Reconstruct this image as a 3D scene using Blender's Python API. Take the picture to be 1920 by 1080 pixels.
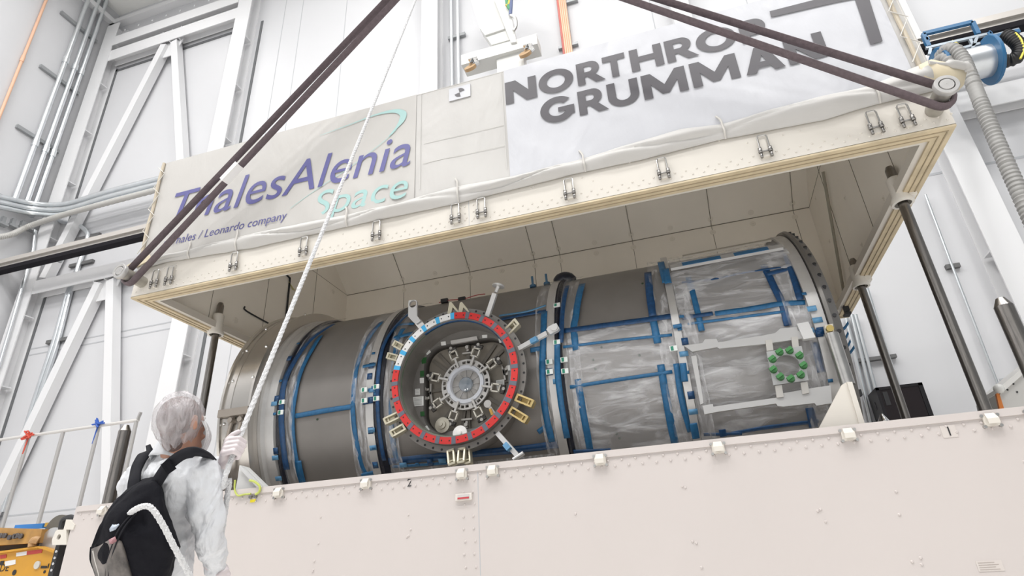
import bpy, bmesh, math, random
import numpy as np
from mathutils import Vector, Matrix, noise

for o in list(bpy.data.objects):
    bpy.data.objects.remove(o, do_unlink=True)
S = bpy.context.scene
COL = S.collection
PI = math.pi
rnd = random.Random(7)

# ------------------------------------------------------------------ camera
# the three axes of the hall as the lens sees them (right, down, forward); focal length 1115 px of 1920
AX = np.array([0.95440852, -0.17186964, -0.24405984])
AY = np.array([0.29391494, 0.39826511, 0.86890674])
AZ = np.array([-0.05213817, -0.90102482, 0.43062267])
CAM = np.array([0.0, 0.0, 1.0])
FPX = 1115.0
cd = bpy.data.cameras.new('camera')
cam = bpy.data.objects.new('camera', cd)
COL.objects.link(cam)
cd.sensor_fit = 'HORIZONTAL'
cd.sensor_width = 36.0
cd.lens = FPX / 1920.0 * 36.0
cd.clip_start = 0.05
cd.clip_end = 200.0
rt = Vector((AX[0], AY[0], AZ[0])); dn = Vector((AX[1], AY[1], AZ[1])); fw = Vector((AX[2], AY[2], AZ[2]))
m4 = Matrix((( rt.x, -dn.x, -fw.x, CAM[0]), (rt.y, -dn.y, -fw.y, CAM[1]), (rt.z, -dn.z, -fw.z, CAM[2]), (0, 0, 0, 1)))
cam.matrix_world = m4
S.camera = cam

# ------------------------------------------------------------------ world, lamps, exposure
S.view_settings.view_transform = 'Standard'
S.view_settings.look = 'None'
S.view_settings.gamma = 1.0
S.view_settings.use_curve_mapping = False
S.view_settings.exposure = -0.15
S.cycles.max_bounces = 14
S.cycles.diffuse_bounces = 10
S.cycles.transparent_max_bounces = 16
wd = bpy.data.worlds.new('hall_ambient'); S.world = wd  # even ambient light standing in for the rest of the lit hall
wd.use_nodes = True
bgn = wd.node_tree.nodes['Background']
bgn.inputs[0].default_value = (0.93, 0.965, 1.0, 1)
bgn.inputs[1].default_value = 0.42

def lamp(name, loc, size, power, color=(1, 1, 1), rot=(0, 0, 0), sy=None):
    ld = bpy.data.lights.new(name, 'AREA'); ld.energy = power; ld.size = size; ld.color = color
    if sy: ld.shape = 'RECTANGLE'; ld.size_y = sy
    lo = bpy.data.objects.new(name, ld); COL.objects.link(lo)
    lo.location = loc; lo.rotation_euler = rot
    return lo
# the high-bay lamps under the roof, in rows
for ix in range(5):
    for yl, pw in ((-7.0, 780.0), (-2.5, 780.0), (2.5, 330.0), (8.0, 110.0)):
        lamp('high_bay_lamp', (-15 + ix*6.5, yl, 20.4), 1.6, pw, (1.0, 0.99, 0.975))

# added soft fill behind the camera, brightening the fronts that face it
lamp('front_fill_light', (-1.5, -11.5, 5.6), 18, 420.0, (1.0, 0.985, 0.97), (PI/2, 0, 0), 11)

# ------------------------------------------------------------------ helpers
def ray(u, v):
    d = np.array([u - 960.0, v - 540.0, FPX]); return np.array([d @ AX, d @ AY, d @ AZ])
def W(u, v, x=None, y=None, z=None):
    """the point of the hall plane x=, y= or z= that stands at photograph position (u, v)"""
    d = ray(u, v)
    t = (x - CAM[0]) / d[0] if x is not None else (y - CAM[1]) / d[1] if y is not None else (z - CAM[2]) / d[2]
    return Vector(CAM + d * t)
def RD(u, v, fwd):
    """the point at forward distance fwd"""
    return Vector(CAM + ray(u, v) * (fwd / FPX))
MY, MZ = 7.03, 2.824            # axis of the module (runs along x)
def CY(u, v, r):
    """(x, angle) on the cylinder of radius r around the module axis"""
    d = ray(u, v); a = d[1]**2 + d[2]**2; b = -(d[1]*MY + d[2]*(MZ - 1)); c = MY**2 + (MZ-1)**2 - r*r
    q = b*b - a*c
    t = -b/a if q < 0 else (-b - math.sqrt(q))/a
    p = CAM + d*t
    return p[0], math.atan2(p[2] - MZ, MY - p[1])
def cp(x, th, r):
    return Vector((x, MY - r*math.cos(th), MZ + r*math.sin(th)))

MATS = {}
def mat(name, col, rough=0.5, metal=0.0, noise_amt=0.0, noise_scale=8.0, bump=0.0, bump_scale=30.0, spec=0.5, alpha=1.0, trans=0.0, stretch=None, dirt=None, coat=0.0):
    if name in MATS: return MATS[name]
    m = bpy.data.materials.new(name); m.use_nodes = True
    nt = m.node_tree; b = nt.nodes['Principled BSDF']
    c4 = (*col, 1)
    b.inputs['Base Color'].default_value = c4
    b.inputs['Roughness'].default_value = rough
    b.inputs['Metallic'].default_value = metal
    b.inputs['Specular IOR Level'].default_value = spec
    if alpha < 1: b.inputs['Alpha'].default_value = alpha
    if trans: b.inputs['Transmission Weight'].default_value = trans
    if coat: b.inputs['Coat Weight'].default_value = coat
    tc = nt.nodes.new('ShaderNodeTexCoord'); mp = nt.nodes.new('ShaderNodeMapping')
    nt.links.new(tc.outputs['Object'], mp.inputs[0])
    if stretch: mp.inputs['Scale'].default_value = stretch
    if noise_amt:
        n = nt.nodes.new('ShaderNodeTexNoise'); n.inputs['Scale'].default_value = noise_scale; n.inputs['Detail'].default_value = 5
        nt.links.new(mp.outputs[0], n.inputs['Vector'])
        mx = nt.nodes.new('ShaderNodeMix'); mx.data_type = 'RGBA'
        k = 1 - noise_amt
        d = dirt or tuple(x*k for x in col)
        mx.inputs[6].default_value = c4; mx.inputs[7].default_value = (*d, 1)
        rp = nt.nodes.new('ShaderNodeMapRange'); rp.inputs[1].default_value = 0.35; rp.inputs[2].default_value = 0.7
        rp.inputs[3].default_value = 0.0; rp.inputs[4].default_value = 1.0 if not dirt else noise_amt
        nt.links.new(n.outputs['Fac'], rp.inputs[0]); nt.links.new(rp.outputs[0], mx.inputs[0])
        nt.links.new(mx.outputs[2], b.inputs['Base Color'])
    if bump:
        n2 = nt.nodes.new('ShaderNodeTexNoise'); n2.inputs['Scale'].default_value = bump_scale; n2.inputs['Detail'].default_value = 4
        nt.links.new(mp.outputs[0], n2.inputs['Vector'])
        bp = nt.nodes.new('ShaderNodeBump'); bp.inputs['Strength'].default_value = bump; bp.inputs['Distance'].default_value = 0.02
        nt.links.new(n2.outputs['Fac'], bp.inputs['Height']); nt.links.new(bp.outputs[0], b.inputs['Normal'])
    MATS[name] = m
    return m

WL = {}                          # world location of every object made here
def tag(o, label=None, cat=None, group=None, kind=None):
    if label: o['label'] = label
    if cat: o['category'] = cat
    if group: o['group'] = group
    if kind: o['kind'] = kind
    return o
def thing(name, label, cat, loc=(0, 0, 0), group=None, kind=None):
    o = bpy.data.objects.new(name, None); COL.objects.link(o)
    o.empty_display_size = 0.1
    o.location = loc; WL[o] = Vector(loc)
    return tag(o, label, cat, group, kind)

class MB:
    """collects shapes in hall coordinates, then links them as ONE mesh object"""
    def __init__(s): s.v = []; s.f = []; s.mi = []; s.sm = []; s.m = 0; s.smooth = False
    def add(s, vs, fs, smooth=None, m=None):
        n = len(s.v); s.v += [Vector(p) for p in vs]
        for f in fs:
            s.f.append([i + n for i in f]); s.mi.append(s.m if m is None else m); s.sm.append(s.smooth if smooth is None else smooth)
        return s
    def hexa(s, c):
        return s.add(c, [(0, 3, 2, 1), (4, 5, 6, 7), (0, 1, 5, 4), (1, 2, 6, 5), (2, 3, 7, 6), (3, 0, 4, 7)], False)
    def box(s, a, b):
        x0, x1 = sorted((a[0], b[0])); y0, y1 = sorted((a[1], b[1])); z0, z1 = sorted((a[2], b[2]))
        return s.hexa([(x0, y0, z0), (x1, y0, z0), (x1, y1, z0), (x0, y1, z0), (x0, y0, z1), (x1, y0, z1), (x1, y1, z1), (x0, y1, z1)])
    def cbox(s, c, d, M=None, bev=0.0):
        """box of size d around c, turned by M, chamfered by bev"""
        if bev:
            bm = bmesh.new(); bmesh.ops.create_cube(bm, size=1)
            for q in bm.verts: q.co = Vector((q.co.x*d[0], q.co.y*d[1], q.co.z*d[2]))
            bmesh.ops.bevel(bm, geom=list(bm.edges), offset=bev, segments=2, affect='EDGES', profile=0.5)
            vs = [(M @ q.co if M else q.co) + Vector(c) for q in bm.verts]
            bm.verts.index_update(); fs = [[q.index for q in f.verts] for f in bm.faces]; bm.free()
            return s.add(vs, fs, False)
        h = [Vector((a*d[0]/2, b_*d[1]/2, e*d[2]/2)) for e in (-1, 1) for a, b_ in ((-1, -1), (1, -1), (1, 1), (-1, 1))]
        return s.hexa([(M @ p if M else p) + Vector(c) for p in h])
    def bar(s, p0, p1, w, h, up=(0, 0, 1)):
        p0, p1 = Vector(p0), Vector(p1); d = (p1 - p0).normalized(); up = Vector(up)
        if abs(d.dot(up)) > 0.98: up = Vector((0, 1, 0))
        a = d.cross(up).normalized(); b = a.cross(d).normalized()
        c = []
        for p in (p0, p1):
            for i, j in ((-1, -1), (1, -1), (1, 1), (-1, 1)): c.append(p + a*(i*w/2) + b*(j*h/2))
        return s.hexa(c)
    def cyl(s, p0, p1, r0, r1=None, n=20, cap=True, smooth=True):
        p0, p1 = Vector(p0), Vector(p1); r1 = r0 if r1 is None else r1
        d = (p1 - p0).normalized(); a = d.orthogonal().normalized(); b = d.cross(a)
        vs = [p + (a*math.cos(2*PI*i/n) + b*math.sin(2*PI*i/n))*r for p, r in ((p0, r0), (p1, r1)) for i in range(n)]
        s.add(vs, [(i, (i+1) % n, n + (i+1) % n, n + i) for i in range(n)], smooth)
        if cap:
            s.add(vs[:n], [list(range(n))[::-1]], False); s.add(vs[n:], [list(range(n))], False)
        return s
    def tube(s, pts, r, n=10, cap=True, smooth=True, closed=False):
        pts = [Vector(p) for p in pts]; k = len(pts)
        rs = r if isinstance(r, (list, tuple)) else [r]*k
        t = []
        for i in range(k):
            if closed: d = pts[(i+1) % k] - pts[i-1]
            else: d = pts[min(i+1, k-1)] - pts[max(i-1, 0)]
            t.append(d.normalized() if d.length > 1e-9 else Vector((0, 0, 1)))
        a = t[0].orthogonal().normalized(); vs = []
        for i in range(k):
            a = (a - t[i]*a.dot(t[i])); a = a.normalized() if a.length > 1e-6 else t[i].orthogonal().normalized()
            b = t[i].cross(a)
            vs += [pts[i] + (a*math.cos(2*PI*j/n) + b*math.sin(2*PI*j/n))*rs[i] for j in range(n)]
        fs = [(i*n + j, i*n + (j+1) % n, (i+1)*n + (j+1) % n, (i+1)*n + j) for i in range(k-1) for j in range(n)]
        if closed: fs += [((k-1)*n + j, (k-1)*n + (j+1) % n, (j+1) % n, j) for j in range(n)]
        s.add(vs, fs, smooth)
        if cap and not closed:
            s.add(vs[:n], [list(range(n))[::-1]], False); s.add(vs[-n:], [list(range(n))], False)
        return s
    def lathe(s, prof, O, ax=(0, 0, 1), n=48, t0=0.0, t1=2*PI, ref=None, smooth=True):
        """prof: (distance along the axis, radius) pairs around the axis ax through O"""
        O = Vector(O); ax = Vector(ax).normalized(); a = Vector(ref).normalized() if ref else ax.orthogonal().normalized(); b = ax.cross(a)
        full = abs(t1 - t0 - 2*PI) < 1e-6; cols = n if full else n + 1
        vs = []
        for i in range(cols):
            th = t0 + (t1 - t0)*i/n; e = a*math.cos(th) + b*math.sin(th)
            vs += [O + ax*h + e*r for h, r in prof]
        k = len(prof); fs = []
        for i in range(n):
            i2 = (i+1) % cols
            for j in range(k-1): fs.append((i*k + j, i2*k + j, i2*k + j+1, i*k + j+1))
        return s.add(vs, fs, smooth)
    def prism(s, poly, d, holes=()):
        """flat polygon (3-D points) given the thickness vector d"""
        d = Vector(d); bm = bmesh.new(); edges = []
        for loop in [poly, *holes]:
            q = [bm.verts.new(p) for p in loop]
            edges += [bm.edges.new((q[i], q[(i+1) % len(q)])) for i in range(len(q))]
        bmesh.ops.triangle_fill(bm, use_beauty=True, use_dissolve=False, edges=edges)
        bm.verts.index_update(); vs = [q.co.copy() for q in bm.verts]; fs = [[q.index for q in f.verts] for f in bm.faces]
        bm.free(); n = len(vs)
        s.add(vs + [p + d for p in vs], fs + [[i + n for i in f][::-1] for f in fs], False)
        k = 0
        for loop in [poly, *holes]:
            m = len(loop); vv = [Vector(p) for p in loop]
            s.add(vv + [p + d for p in vv], [(i, (i+1) % m, m + (i+1) % m, m + i) for i in range(m)], False)
        return s
    def ball(s, c, r, n=10, sc=(1, 1, 1)):
        vs = []; fs = []; c = Vector(c); k = n//2 + 1
        for i in range(k):
            ph = -PI/2 + PI*i/(k-1)
            for j in range(n):
                th = 2*PI*j/n
                vs.append(c + Vector((math.cos(ph)*math.cos(th)*r*sc[0], math.cos(ph)*math.sin(th)*r*sc[1], math.sin(ph)*r*sc[2])))
        for i in range(k-1):
            for j in range(n): fs.append((i*n + j, i*n + (j+1) % n, (i+1)*n + (j+1) % n, (i+1)*n + j))
        return s.add(vs, fs, True)
    def build(s, name, mats, parent=None, label=None, solid=0.0, fix=True):
        if not isinstance(mats, (list, tuple)): mats = [mats]
        lo = Vector([min(p[i] for p in s.v) for i in range(3)]); hi = Vector([max(p[i] for p in s.v) for i in range(3)])
        c = (lo + hi)/2
        if parent is None: c.z = lo.z
        me = bpy.data.meshes.new(name)
        me.from_pydata([tuple(p - c) for p in s.v], [], s.f)
        for m in mats: me.materials.append(m)
        me.polygons.foreach_set('material_index', s.mi); me.polygons.foreach_set('use_smooth', s.sm)
        bm = bmesh.new(); bm.from_mesh(me)
        bmesh.ops.remove_doubles(bm, verts=bm.verts, dist=1e-5)
        if fix: bmesh.ops.recalc_face_normals(bm, faces=bm.faces)
        for e in bm.edges:
            if len(e.link_faces) == 2 and e.calc_face_angle(0) > 0.7: e.smooth = False
        bm.to_mesh(me); bm.free()
        o = bpy.data.objects.new(name, me); COL.objects.link(o)
        WL[o] = c
        if parent is not None:
            o.parent = parent; o.location = c - WL[parent]
        else: o.location = c
        if label: o['label'] = label
        if solid:
            md = o.modifiers.new('thickness', 'SOLIDIFY'); md.thickness = solid; md.offset = 0
        return o
def kids(o): return [c for c in bpy.data.objects if c.parent == o]
def copy_tree(o, delta, parent=None):
    """the thing or part and everything under it again, moved by delta"""
    c = o.copy(); COL.objects.link(c); WL[c] = WL[o] + Vector(delta)
    if parent is not None: c.parent = parent; c.location = WL[c] - WL[parent]
    else: c.location = WL[c]
    for k in kids(o): copy_tree(k, delta, c)
    return c
def single(mb, name, mats, label, cat, group=None, kind=None, **k):
    return tag(mb.build(name, mats, None, **k), label, cat, group, kind)
def spline(pts, n=8):
    """smooth curve through the points"""
    P = [Vector(p) for p in pts]; out = []
    for i in range(len(P)-1):
        p0 = P[max(i-1, 0)]; p1 = P[i]; p2 = P[i+1]; p3 = P[min(i+2, len(P)-1)]
        for k in range(n):
            t = k/n
            out.append(0.5*((2*p1) + (p2-p0)*t + (2*p0-5*p1+4*p2-p3)*t*t + (3*p1-p0-3*p2+p3)*t**3))
    out.append(P[-1]); return out

# ------------------------------------------------------------------ materials
WALL = mat('wall_white_panel', (0.58, 0.582, 0.598), 0.45, noise_amt=0.02, noise_scale=0.6)
STEELW = mat('white_painted_steel', (0.70, 0.70, 0.71), 0.4)
JOINT = mat('panel_joint_grey', (0.42, 0.43, 0.45), 0.7)
GAP_SHADE = mat('painted_gap_shade', (0.13, 0.135, 0.14), 0.8)  # painted shade: shadow gaps beside the columns, shadow line under the beam
CREAM = mat('cream_painted_aluminium', (0.62, 0.585, 0.53), 0.42, noise_amt=0.03, noise_scale=1.2)
BASEP = mat('base_cream_paint', (0.53, 0.485, 0.465), 0.42, noise_amt=0.03, noise_scale=0.8)
LINING = mat('lid_lining_cream', (0.90, 0.86, 0.79), 0.55, noise_amt=0.05, noise_scale=1.5)
SEALM = mat('tan_rubber_seal', (0.60, 0.50, 0.34), 0.6, noise_amt=0.2, noise_scale=6)
STEEL = mat('brushed_steel', (0.55, 0.54, 0.52), 0.3, 1.0, noise_amt=0.15, noise_scale=12)
POLE = mat('dark_steel_post', (0.30, 0.28, 0.26), 0.28, 1.0, noise_amt=0.25, noise_scale=20, stretch=(6, 6, 0.5))
CHROME = mat('chrome', (0.75, 0.75, 0.75), 0.12, 1.0)
GALV = mat('galvanised_conduit', (0.72, 0.75, 0.77), 0.3, 0.85, noise_amt=0.08, noise_scale=5)
BLACK = mat('black_rubber', (0.02, 0.02, 0.022), 0.55)
INK = mat('black_ink', (0.015, 0.015, 0.017), 0.6)
# ------------------------------------------------------------------ the hall
def struct(mb, name, mats, label, cat):
    return tag(mb.build(name, mats), label, cat, None, 'structure')
YW = 11.45; XL = -18.5; ZC = 21.4
b = MB(); b.box((-19.5, -12, -0.2), (16, 12, 0.0))
struct(b, 'floor', mat('pale_epoxy_floor', (0.84, 0.825, 0.80), 0.35, noise_amt=0.04, noise_scale=0.5), 'pale smooth hall floor below the frame of the photo', 'floor')
b = MB(); b.box((XL - 0.3, YW, 0), (16, YW + 0.3, ZC))
b.m = 1
for z0 in (7.27, 7.46, 2.9):                # horizontal panel joints
    b.box((-17.8, YW - 0.006, z0), (-5.3, YW, z0 + 0.035))
for z0 in (7.45, 3.4):
    b.box((5.0, YW - 0.006, z0), (16, YW, z0 + 0.05))
for x0 in (-10.6, -9.9, -8.2, 0.9, 3.1, 9.2, 11.0):
    b.box((x0, YW - 0.005, 0), (x0 + 0.02, YW, ZC))
b.m = 2
for x0 in (-17.72, -11.5):
    b.box((x0, YW - 0.02, 0), (x0 + 0.09, YW, 18.3))
b.box((-17.7, YW - 0.02, 18.16), (-12.6, YW, 18.26))  # shadow beneath the upper beam, painted as a dark strip
struct(b, 'wall_back', [WALL, JOINT, GAP_SHADE], 'tall white panelled wall behind the container', 'wall')
b = MB(); b.box((XL - 0.3, -12, 0), (XL, YW, ZC))
b.m = 1
b.box((XL, 2.0, 12.0), (XL + 0.006, YW, 12.03))
struct(b, 'wall_left', [WALL, JOINT], 'tall white side wall at left carrying the vertical conduits', 'wall')
b = MB(); b.box((XL - 0.3, -12, ZC), (16, YW + 0.3, ZC + 0.25))
struct(b, 'ceiling', mat('ceiling_white', (0.8, 0.8, 0.78), 0.6), 'white ceiling seen in the top left corner', 'ceiling')
b = MB(); b.box((XL, YW - 0.25, ZC - 0.75), (-6, YW, ZC - 0.55)); b.box((XL, 2, ZC - 0.75), (XL + 0.22, YW, ZC - 0.55))
struct(b, 'trim_1', STEELW, 'white square trim running under the ceiling along both walls', 'trim')

YF = 11.05                                               # front of the steel frame
def hsec(b, p0, p1, w, d, tw=0.03, axis='y'):
    """an I-section member: two flanges facing -y and +y and a web between"""
    p0, p1 = Vector(p0), Vector(p1); dr = (p1 - p0).normalized(); side = Vector((0, 1, 0)).cross(dr).normalized()
    for yy in (0.0, d - tw):
        o = Vector((0, yy, 0))
        c = [p0 + side*w/2 + o, p0 - side*w/2 + o, p0 - side*w/2 + o + Vector((0, tw, 0)), p0 + side*w/2 + o + Vector((0, tw, 0))]
        c += [q + (p1 - p0) for q in c]
        b.hexa(c)
    q0 = Vector((0, tw*.5, 0)); q1 = Vector((0, d - tw*.5, 0)); c = [p0 + side*tw/2 + q0, p0 - side*tw/2 + q0, p0 - side*tw/2 + q1, p0 + side*tw/2 + q1]
    c += [q + (p1 - p0) for q in c]; b.hexa(c)
fr = thing('braced_steel_frame', 'white braced steel frame with inverted V bracing on the back wall at left', 'steel frame', (-15, YF, 0))
CXL, CXR = -18.0, -11.95
for cx in (CXL, CXR):
    b = MB(); hsec(b, (cx, YF, 0), (cx, YF, 20.3), 0.56, 0.40)
    for k in range(1, 9):
        zz = 2.1*k + (0.5 if k > 4 else 0)
        b.box((cx - 0.27, YF + 0.03, zz), (cx + 0.27, YF + 0.30, zz + 0.03))
    b.build('column', STEELW, fr)
for zb, zt in ((18.36, 18.95), (9.05, 9.5)):
    b = MB()
    if zb > 10:
        # double beam with a channel above
        hsec(b, (CXL + 0.28, YF + 0.03, 18.62), (CXR - 0.28, YF + 0.03, 18.62), 0.5, 0.3)
        hsec(b, (CXL + 0.28, YF - 0.02, 19.3), (CXR - 0.28, YF - 0.02, 19.3), 0.44, 0.3)
        for xx in np.arange(CXL + 0.7, CXR, 0.62): b.box((xx, YF - 0.025, 19.66), (xx + 0.04, YF - 0.01, 19.74))
    else:
        hsec(b, (CXL + 0.28, YF + 0.03, 9.3), (CXR - 0.28, YF + 0.03, 9.3), 0.44, 0.3)
    for xx in (-15.45, -15.05, -14.65): b.box((xx, YF + 0.05, zb), (xx + 0.03, YF + 0.3, zt))
    b.build('beam', STEELW, fr)
for apex, foot in ((18.3, 9.6), (9.0, 0.3)):
    for sx in (CXL + 0.45, CXR - 0.45):
        b = MB(); x0 = -15.05 + (-0.22 if sx < -15 else 0.22)
        b.bar((x0, YF + 0.18, apex), (sx, YF + 0.18, foot), 0.26, 0.26, (0, 1, 0)); b.build('brace', STEELW, fr)
    b = MB(); b.prism([(-15.55, YF + 0.16, apex + 0.1), (-14.55, YF + 0.16, apex + 0.1), (-14.75, YF + 0.16, apex - 0.55), (-15.35, YF + 0.16, apex - 0.55)], (0, 0.03, 0)); b.build('gusset_plate', STEELW, fr)
fr = thing('steel_column_frame', 'white steel column with a cross beam on the back wall at right', 'steel frame', (5.7, YF, 0))
b = MB(); hsec(b, (5.72, YF, 0), (5.72, YF, 20.3), 0.5, 0.40)
for zz in (5.55, 8.3, 2.6, 11.2): b.box((5.47, YF + 0.03, zz), (5.97, YF + 0.3, zz + 0.03))
b.build('column', STEELW, fr)
b = MB(); hsec(b, (5.9, YF + 0.03, 8.72), (16, YF + 0.03, 8.72), 0.46, 0.3); b.build('beam', STEELW, fr)
b = MB(); hsec(b, (-5.1, YF, 0), (-5.1, YF, 20.3), 0.5, 0.40)
single(b, 'steel_column', STEELW, 'white steel column on the back wall above the middle of the lid', 'column', kind='structure')
b = MB(); hsec(b, (1.55, YF, 0), (1.55, YF, 20.3), 0.42, 0.40)
single(b, 'steel_column', STEELW, 'white steel column on the wall behind the upper right of the lid', 'column', kind='structure')
# ------------------------------------------------------------------ transport container: the raised lid
X0, X1, Y0, Y1 = -6.0, 2.532, 4.8, 9.25
ZL = 4.144; ZS = 6.05; XM = (X0 + X1)/2
lid = thing('container_hood', 'raised cream lid of the transport container, hanging from two slings', 'container lid', (XM, 7.03, ZL))
CH = 1.35; CHZ = CH*0.887
outer = [(Y0, ZL), (Y0, ZS), (Y0 + CH, ZS + CHZ), (Y1 - CH, ZS + CHZ), (Y1, ZS), (Y1, ZL)]
inner = [(Y0 + 0.10, ZL), (Y0 + 0.10, ZS - 0.04), (Y0 + CH + 0.03, ZS + CHZ - 0.1), (Y1 - CH - 0.03, ZS + CHZ - 0.1), (Y1 - 0.08, ZS - 0.03), (Y1 - 0.08, ZL)]
b = MB()
for xa, xb in ((X0, X1),):
    o0 = [(xa + .02, y, z) for y, z in outer]; o1 = [(xb - .02, y, z) for y, z in outer]
    for i in range(5): b.add([o0[i], o0[i+1], o1[i+1], o1[i]], [(0, 1, 2, 3)], False)
    b.prism([(xa, y, z) for y, z in outer], (0.02, 0, 0)); b.prism([(xb - 0.02, y, z) for y, z in outer], (0.02, 0, 0))
# rivets along the skirt and panel joints
def rivet(b, p, r=0.011, d=(0, -1, 0)):
    d = Vector(d); p = Vector(p); a = d.orthogonal().normalized(); c = d.cross(a)
    ring = [p + (a*math.cos(2*PI*i/6) + c*math.sin(2*PI*i/6))*r for i in range(6)]
    top = [p + d*r*0.6 + (a*math.cos(2*PI*i/6) + c*math.sin(2*PI*i/6))*r*0.6 for i in range(6)]
    b.add(ring + top, [(i, (i+1) % 6, 6 + (i+1) % 6, 6 + i) for i in range(6)] + [tuple(range(6, 12))], True)
x = X0 + 0.06
while x < X1:
    rivet(b, (x, Y0, ZL + 0.055)); rivet(b, (x + 0.045, Y0, ZL + 0.105)); x += 0.098
for xc in (-1.755,):
    for z in np.arange(ZL + 0.08, ZL + 0.42, 0.08):
        for dx in (-0.09, -0.04, 0.05, 0.1): rivet(b, (xc + dx, Y0, z))
for i in range(40): rivet(b, (rnd.uniform(X0 + 0.1, X1 - 0.1), Y0, ZL + rnd.uniform(0.2, 0.42)), 0.009)
b.m = 1; b.box((-1.757, Y0 - 0.001, ZL + 0.01), (-1.752, Y0, ZL + 0.5))
b.build('outer_shell', [CREAM, JOINT], lid)
b = MB()
xa, xb = X0 + 0.09, X1 - 0.09
i0 = [Vector((xa, y, z)) for y, z in inner]; i1 = [Vector((xb, y, z)) for y, z in inner]
for i in range(5): b.add([i0[i], i1[i], i1[i+1], i0[i+1]], [(0, 1, 2, 3)], False)
b.add(i0, [tuple(range(6))], False); b.add(i1, [tuple(range(6))[::-1]], False)
b.m = 1
yb = Y1 - 0.083; zb = ZS - 0.03
def seam(p, q, w=0.012, up=(0, 0, 1)): b.bar(p, q, w, w*0.6, up)
# seams between the lining panels: along the knee, up the sloped panels, down the back wall
seam((xa, yb, zb), (xb, yb, zb), 0.014)
sx = [(-4.69, 1), (-3.36, 1), (-2.13, 1), (-1.66, 1), (-0.38, 1), (0.93, 1), (2.2, 1)]
for x, k in sx:
    seam((x, yb, ZL + 0.1), (x, yb, zb), 0.007); 
    if k: seam((x, yb - 0.003, zb), (x, yb - CH + 0.06, zb + CHZ - 0.1), 0.009)
for xw, s in ((xa + 0.003, 1), (xb - 0.003, -1)):
    for y in (5.9, 6.95, 8.15): seam((xw, y, ZL + 0.05), (xw, y, zb + 0.6), 0.006)
    seam((xw, Y0 + 0.12, zb), (xw, yb, zb), 0.005)
b.m = 2                                           # washer heads over the lining bolts
def washer(p, d, r=0.045):
    p = Vector(p); d = Vector(d); b.cyl(p, p + d*0.004, r, r*0.95, 14); b.cyl(p + d*0.006, p + d*0.014, r*0.25, n=8)
sl = Vector((0, -math.cos(math.atan(0.887)), math.sin(math.atan(0.887)))); sn = Vector((0, -sl.z, sl.y)) * -1
sn = Vector((0, -0.664, -0.748))
for i, (x, k) in enumerate(sx):
    washer((x, yb, zb - 0.12), (0, -1, 0)); washer(Vector((x, yb, zb)) + sl*0.12, sn)
    washer(Vector((x, yb, zb)) + sl*1.0, sn)
    if i + 1 < len(sx):
        xm = (x + sx[i+1][0])/2
        if sx[i+1][0] - x > 0.6:
            washer((xm, yb, zb - 0.1), (0, -1, 0)); washer(Vector((xm, yb, zb)) + sl*0.1, sn); washer(Vector((xm, yb, zb)) + sl*0.95, sn)
for y in (5.3, 6.4, 7.5, 8.7):
    for z in (ZL + 0.3, ZL + 1.0, ZL + 1.75):
        washer((xa, y, z), (1, 0, 0)); washer((xb, y, z), (-1, 0, 0), 0.03)
b.build('inner_lining', [LINING, mat('lining_seam_brown', (0.22, 0.20, 0.165), 0.8), mat('lining_washer', (0.80, 0.76, 0.69), 0.5)], lid, fix=False)
# door outline with black gasket on the left end wall
b = MB(); xd = xa + 0.012
gk = [W(u, v, x=xd) for u, v in ((459, 575), (462, 583), (505, 607), (508, 608))]
gl = [W(u, v, x=xd) for u, v in ((535, 606), (543, 530), (542, 520), (530, 511), (527, 510))]
b.tube(spline(gk, 4), 0.012, 8); b.tube(spline(gl, 4), 0.016, 8)
b.build('door_gasket', BLACK, lid)
b = MB(); b.prism([W(u, v, x=xd) for u, v in ((541, 528), (549, 540), (553, 545), (548, 543))], (0.01, 0, 0)); b.build('pull_tab', mat('dull_yellow_tab', (0.5, 0.45, 0.22), 0.6), lid)
# lower rim: tan seal with two grooves, and the pale inner lip
b = MB()
def rim(b, off0, off1, z0, z1):
    xs = (X0 + off0, X1 - off0); ys = (Y0 + off0, Y1 - off0); xi = (X0 + off1, X1 - off1); yi = (Y0 + off1, Y1 - off1)
    def rc(x0, x1, y0, y1, z): return [(x0, y0, z), (x1, y0, z), (x1, y1, z), (x0, y1, z)]
    v = rc(*xs, *ys, z0) + rc(*xi, *yi, z0) + rc(*xs, *ys, z1) + rc(*xi, *yi, z1)
    f = []
    for i in range(4):
        j = (i+1) % 4
        f += [(i, j, 4 + j, 4 + i), (8 + i, 12 + i, 12 + j, 8 + j), (i, 8 + i, 8 + j, j), (4 + i, 4 + j, 12 + j, 12 + i)]
    b.add(v, f, False)
rim(b, 0.0, 0.155, ZL - 0.018, ZL + 0.004); b.m = 1
rim(b, 0.045, 0.055, ZL - 0.024, ZL - 0.016); rim(b, 0.10, 0.108, ZL - 0.024, ZL - 0.016)
b.build('rim_seal', [SEALM, mat('tan_seal_groove', (0.33, 0.27, 0.18), 0.7)], lid)
b = MB(); rim(b, 0.155, 0.21, ZL + 0.0, ZL + 0.09); b.build('rim_lip', CREAM, lid)
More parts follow.
